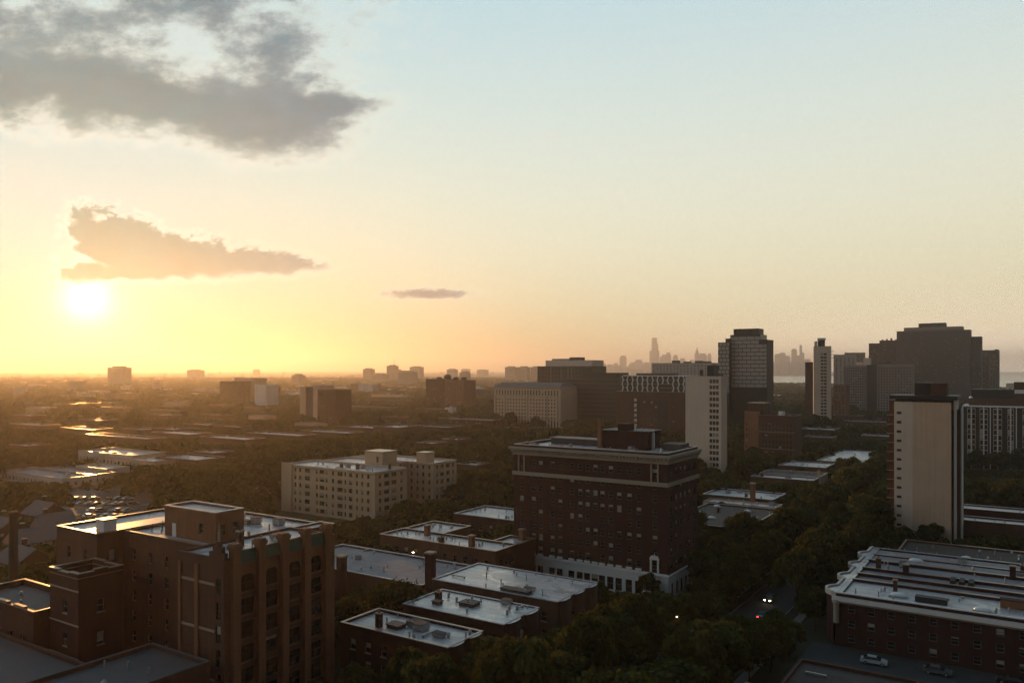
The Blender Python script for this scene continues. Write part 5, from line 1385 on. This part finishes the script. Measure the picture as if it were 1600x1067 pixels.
cand = []
def try_tree(x, y, h, rad, force=False):
    if not force and blocked(x, y, rad * .55): return
    hh = fit_height(x, y, h, rad)
    if hh <= 0: return
    rad *= min(1, (hh / h)) ** .6
    for a in cand[-400:]:
        if (a[0] - x) ** 2 + (a[1] - y) ** 2 < ((a[3] + rad) * .62) ** 2: return
    cand.append((x, y, hh, rad))


rt = random.Random(99)
for s_ in (-1, 1):                                    # avenue rows
    y = 70.0
    while y < 700:
        try_tree(-50 + s_ * (7.0 + rt.uniform(-.6, .9)), y, rt.uniform(11, 18.5), rt.uniform(4.6, 8.2)); y += rt.uniform(7, 12)
for sx in (-167, -284, -401, -520):
    for s_ in (-1, 1):
        y = 60.0
        while y < 760:
            try_tree(sx + s_ * (8.2 + rt.uniform(-.8, .8)), y, rt.uniform(9, 16), rt.uniform(3.8, 6.8)); y += rt.uniform(8, 13)
for i in range(26000):                                # yards and parks, nearest first
    d = 88 + (i / 26000) ** .8 * 820; px = rt.uniform(-80, 1680); x, y = world_at(px, d)
    if min(abs(x - s_) for s_ in STREETS_X) < 5.5: continue
    if -346 < x < -270 and 156 < y < 198 and rt.random() < .93: continue
    if x > -38 and 98 < y < 162: continue
    k9 = rt.random(); try_tree(x, y, 6.5 + 11 * k9 ** 1.2, 2.6 + 5.6 * k9 * rt.uniform(.7, 1.15))
print('trees', len(cand))


def app(c_): px, d = px_of(c_[0], c_[1]); return c_[3] / d if -20 < px < 1620 else 0


cand.sort(key=app, reverse=True)
IND, REST = cand[:300], cand[300:]
LM = [('the gothic block', 440, 940), ('the grey annex roof', 250, 1050), ('the dark brick tower', 940, 800), ('the shining white roofs', 780, 920), ('the long grey roof', 600, 880), ('the yellow block', 570, 760), ('the courtyard apartments', 690, 830),
      ('the tan slab tower', 1440, 740), ('the wavy rowhouses', 1420, 910), ('the brown coach house', 1350, 1030), ('the white slab', 1105, 660), ('the brown mid-rise', 1205, 690), ('the skylit dark roof', 1150, 810), ('the speckled roofs', 1290, 720), ('the car park', 170, 790),
      ('the bright roof cluster', 210, 720), ('the slim smokestack', 20, 880), ('the white-framed block', 1560, 690), ('the brick rows', 430, 690), ('the slab tower pair', 495, 640), ('the avenue headlights', 1203, 934), ('the street lamp by the tower', 1057, 962), ('the lower frame edge', 820, 1060)]
info = []
for c_ in IND:
    px, d = px_of(c_[0], c_[1]); py = py_of(c_[2] * .6, d)
    nm, lx, ly = min(LM, key=lambda q: (q[1] - px) ** 2 + 1.6 * (q[2] - py) ** 2)
    dx, dy = px - lx, py - ly
    rel = ('right of' if dx > 0 else 'left of') if abs(dx) > 1.2 * abs(dy) else ('above' if dy < 0 else 'below')
    info.append((nm, rel, px, c_))
bygrp = {}
for q in info: bygrp.setdefault((q[0], q[1]), []).append(q)
def ordinal(n_): return ORD[n_] if n_ < 20 else f'{n_ + 1}th'
GR = 'leafy trees along streets and yards'
k_ = 0
for (nm, rel), L_ in bygrp.items():
    L_.sort(key=lambda q: q[2])
    for i, q in enumerate(L_):
        x, y, h, rad = q[3]; d = px_of(x, y)[1]; k_ += 1
        siz = 'tall' if h > 13 else ('small' if h < 9 else 'mid-sized')
        pos = '' if len(L_) == 1 else f', {ordinal(i)} from left there'
        tr_ = thing('leafy_tree', f'{siz} dark leafy tree {rel} {nm}{pos}', 'tree', (x, y, 0), rt.uniform(0, 6.28), GR)
        s_ = h / 1.86
        to = place('trunk', TRUNK[k_ % 3], tr_); to.scale = (s_ * .62, s_ * .62, s_)
        co = place('crown', (NEARC if d < 240 else MIDC)[k_ % 5], tr_); co.scale = (rad, rad, s_)


def canopy(name, pts, meshes, label, prefix):
    """one mass of far trees: a point mesh whose points carry crowns (geometry nodes)"""
    P = np.array(pts, dtype=np.float32)
    me = bpy.data.meshes.new(name); me.vertices.add(len(P)); me.vertices.foreach_set('co', P[:, :3].ravel())
    a = me.attributes.new('sx', 'FLOAT_VECTOR', 'POINT'); a.data.foreach_set('vector', np.stack([P[:, 3], P[:, 3], P[:, 4]], 1).ravel())
    me.update()
    ob = bpy.data.objects.new(name, me); COL.objects.link(ob); ob['kind'] = 'stuff'; ob['label'] = label
    g = bpy.data.node_groups.new(name, 'GeometryNodeTree')
    g.interface.new_socket('Geometry', in_out='INPUT', socket_type='NodeSocketGeometry'); g.interface.new_socket('Geometry', in_out='OUTPUT', socket_type='NodeSocketGeometry')
    gi, go = g.nodes.new('NodeGroupInput'), g.nodes.new('NodeGroupOutput')
    jn = g.nodes.new('GeometryNodeJoinGeometry'); idx = g.nodes.new('GeometryNodeInputIndex')
    na = g.nodes.new('GeometryNodeInputNamedAttribute'); na.data_type = 'FLOAT_VECTOR'; na.inputs[0].default_value = 'sx'
    rv = g.nodes.new('FunctionNodeRandomValue'); rv.data_type = 'FLOAT_VECTOR'; rv.inputs[0].default_value = (0, 0, 0); rv.inputs[1].default_value = (0, 0, 6.28)
    for j, ob_src in enumerate(meshes):
        oi_ = g.nodes.new('GeometryNodeObjectInfo'); oi_.inputs[0].default_value = ob_src; oi_.transform_space = 'ORIGINAL'
        inst = g.nodes.new('GeometryNodeInstanceOnPoints')
        md = g.nodes.new('ShaderNodeMath'); md.operation = 'MODULO'; md.inputs[1].default_value = len(meshes); g.links.new(idx.outputs[0], md.inputs[0])
        cm = g.nodes.new('FunctionNodeCompare'); cm.data_type = 'FLOAT'; cm.operation = 'EQUAL'; cm.inputs[1].default_value = j; cm.inputs['Epsilon'].default_value = .1
        g.links.new(md.outputs[0], cm.inputs[0])
        g.links.new(gi.outputs[0], inst.inputs['Points']); g.links.new(oi_.outputs['Geometry'], inst.inputs['Instance']); g.links.new(cm.outputs[0], inst.inputs['Selection'])
        g.links.new(rv.outputs[0], inst.inputs['Rotation']); g.links.new(na.outputs[0], inst.inputs['Scale'])
        g.links.new(inst.outputs[0], jn.inputs[0])
    g.links.new(jn.outputs[0], go.inputs[0])
    ob.modifiers.new('canopy', 'NODES').node_group = g
    return ob


# two trees of the avenue's far end also serve as the pattern for the far canopy
mids = [o for o in bpy.data.objects if o.name.split('.')[0] == 'crown' and o.data in MIDC][:2]
pats = []
for j in range(3):
    x, y = world_at((640, 1010, 300)[j], (1010, 1020, 1000)[j]); h = 12
    tr_ = thing('leafy_tree', ('lone hazy tree below the broad brown horizon block', 'hazy tree left of the zigzag block', 'hazy tree in the orange glow at left')[j], 'tree', (x, y, 0), 0, GR)
    to = place('trunk', TRUNK[j], tr_); to.scale = (3.8, 3.8, 6.4); co = place('crown', FARC[j], tr_); co.scale = (5.5, 5.5, 6.4); pats.append(co)
canopy('tree_canopy', [(x, y, 0, r_, h / 1.86) for x, y, h, r_ in REST], pats if not mids else mids, 'dense canopy of leafy trees across the middle distance', 'mid')
far = []
for i in range(60000):
    q = rt.random(); d = 880 * (5.2 ** q) ; px = rt.uniform(-60, 1660)
    if rt.random() > (d / 4600) ** 1.0 + .12: continue
    x, y = world_at(px, d)
    sh = None
    if y > 2700 - (x + 650) * .7 - 60 and x > -700: continue
    if x > -1050 - (y - 3700) * .35 - 40 and y > 2650: continue
    if blocked(x, y, 3): continue
    h = rt.uniform(8, 14); r_ = rt.uniform(4.5, 7.5)
    k2 = 1.0 if d < 2000 else 1.5
    h2 = fit_height(x, y, h, r_ * k2)
    if h2 <= 0: continue
    far.append((x, y, 0, r_ * k2, h2 / 1.86))
print('far trees', len(far))
canopy('far_tree_canopy', far, pats, 'hazy sea of treetops reaching to the horizon', 'far')
# park trees on the lake shore
shp = []
for i in range(700):
    px = rt.uniform(1195, 1280); d = rt.uniform(1500, 2560); x, y = world_at(px, d); shp.append((x, y, 0, rt.uniform(6, 10), rt.uniform(9, 13) / 1.86))
canopy('shore_park_trees', shp, pats, 'dark park trees in front of the lake', 'shore')

# ================================================================ haze
hm = bpy.data.materials.new('haze'); hm.use_nodes = True; t = hm.node_tree; t.nodes.clear()
out = t.nodes.new('ShaderNodeOutputMaterial'); pv = t.nodes.new('ShaderNodeVolumePrincipled')
pv.inputs['Color'].default_value = (0.95, 0.90, 0.87, 1); pv.inputs['Density'].default_value = 1.05e-4; pv.inputs['Anisotropy'].default_value = 0.66
t.links.new(pv.outputs[0], out.inputs['Volume'])
b = MB(); b.box(-27500, -1900, -4.0, 16500, 27500, 480, hm); b.build('haze', kind='stuff', label='thin warm evening haze over the city')
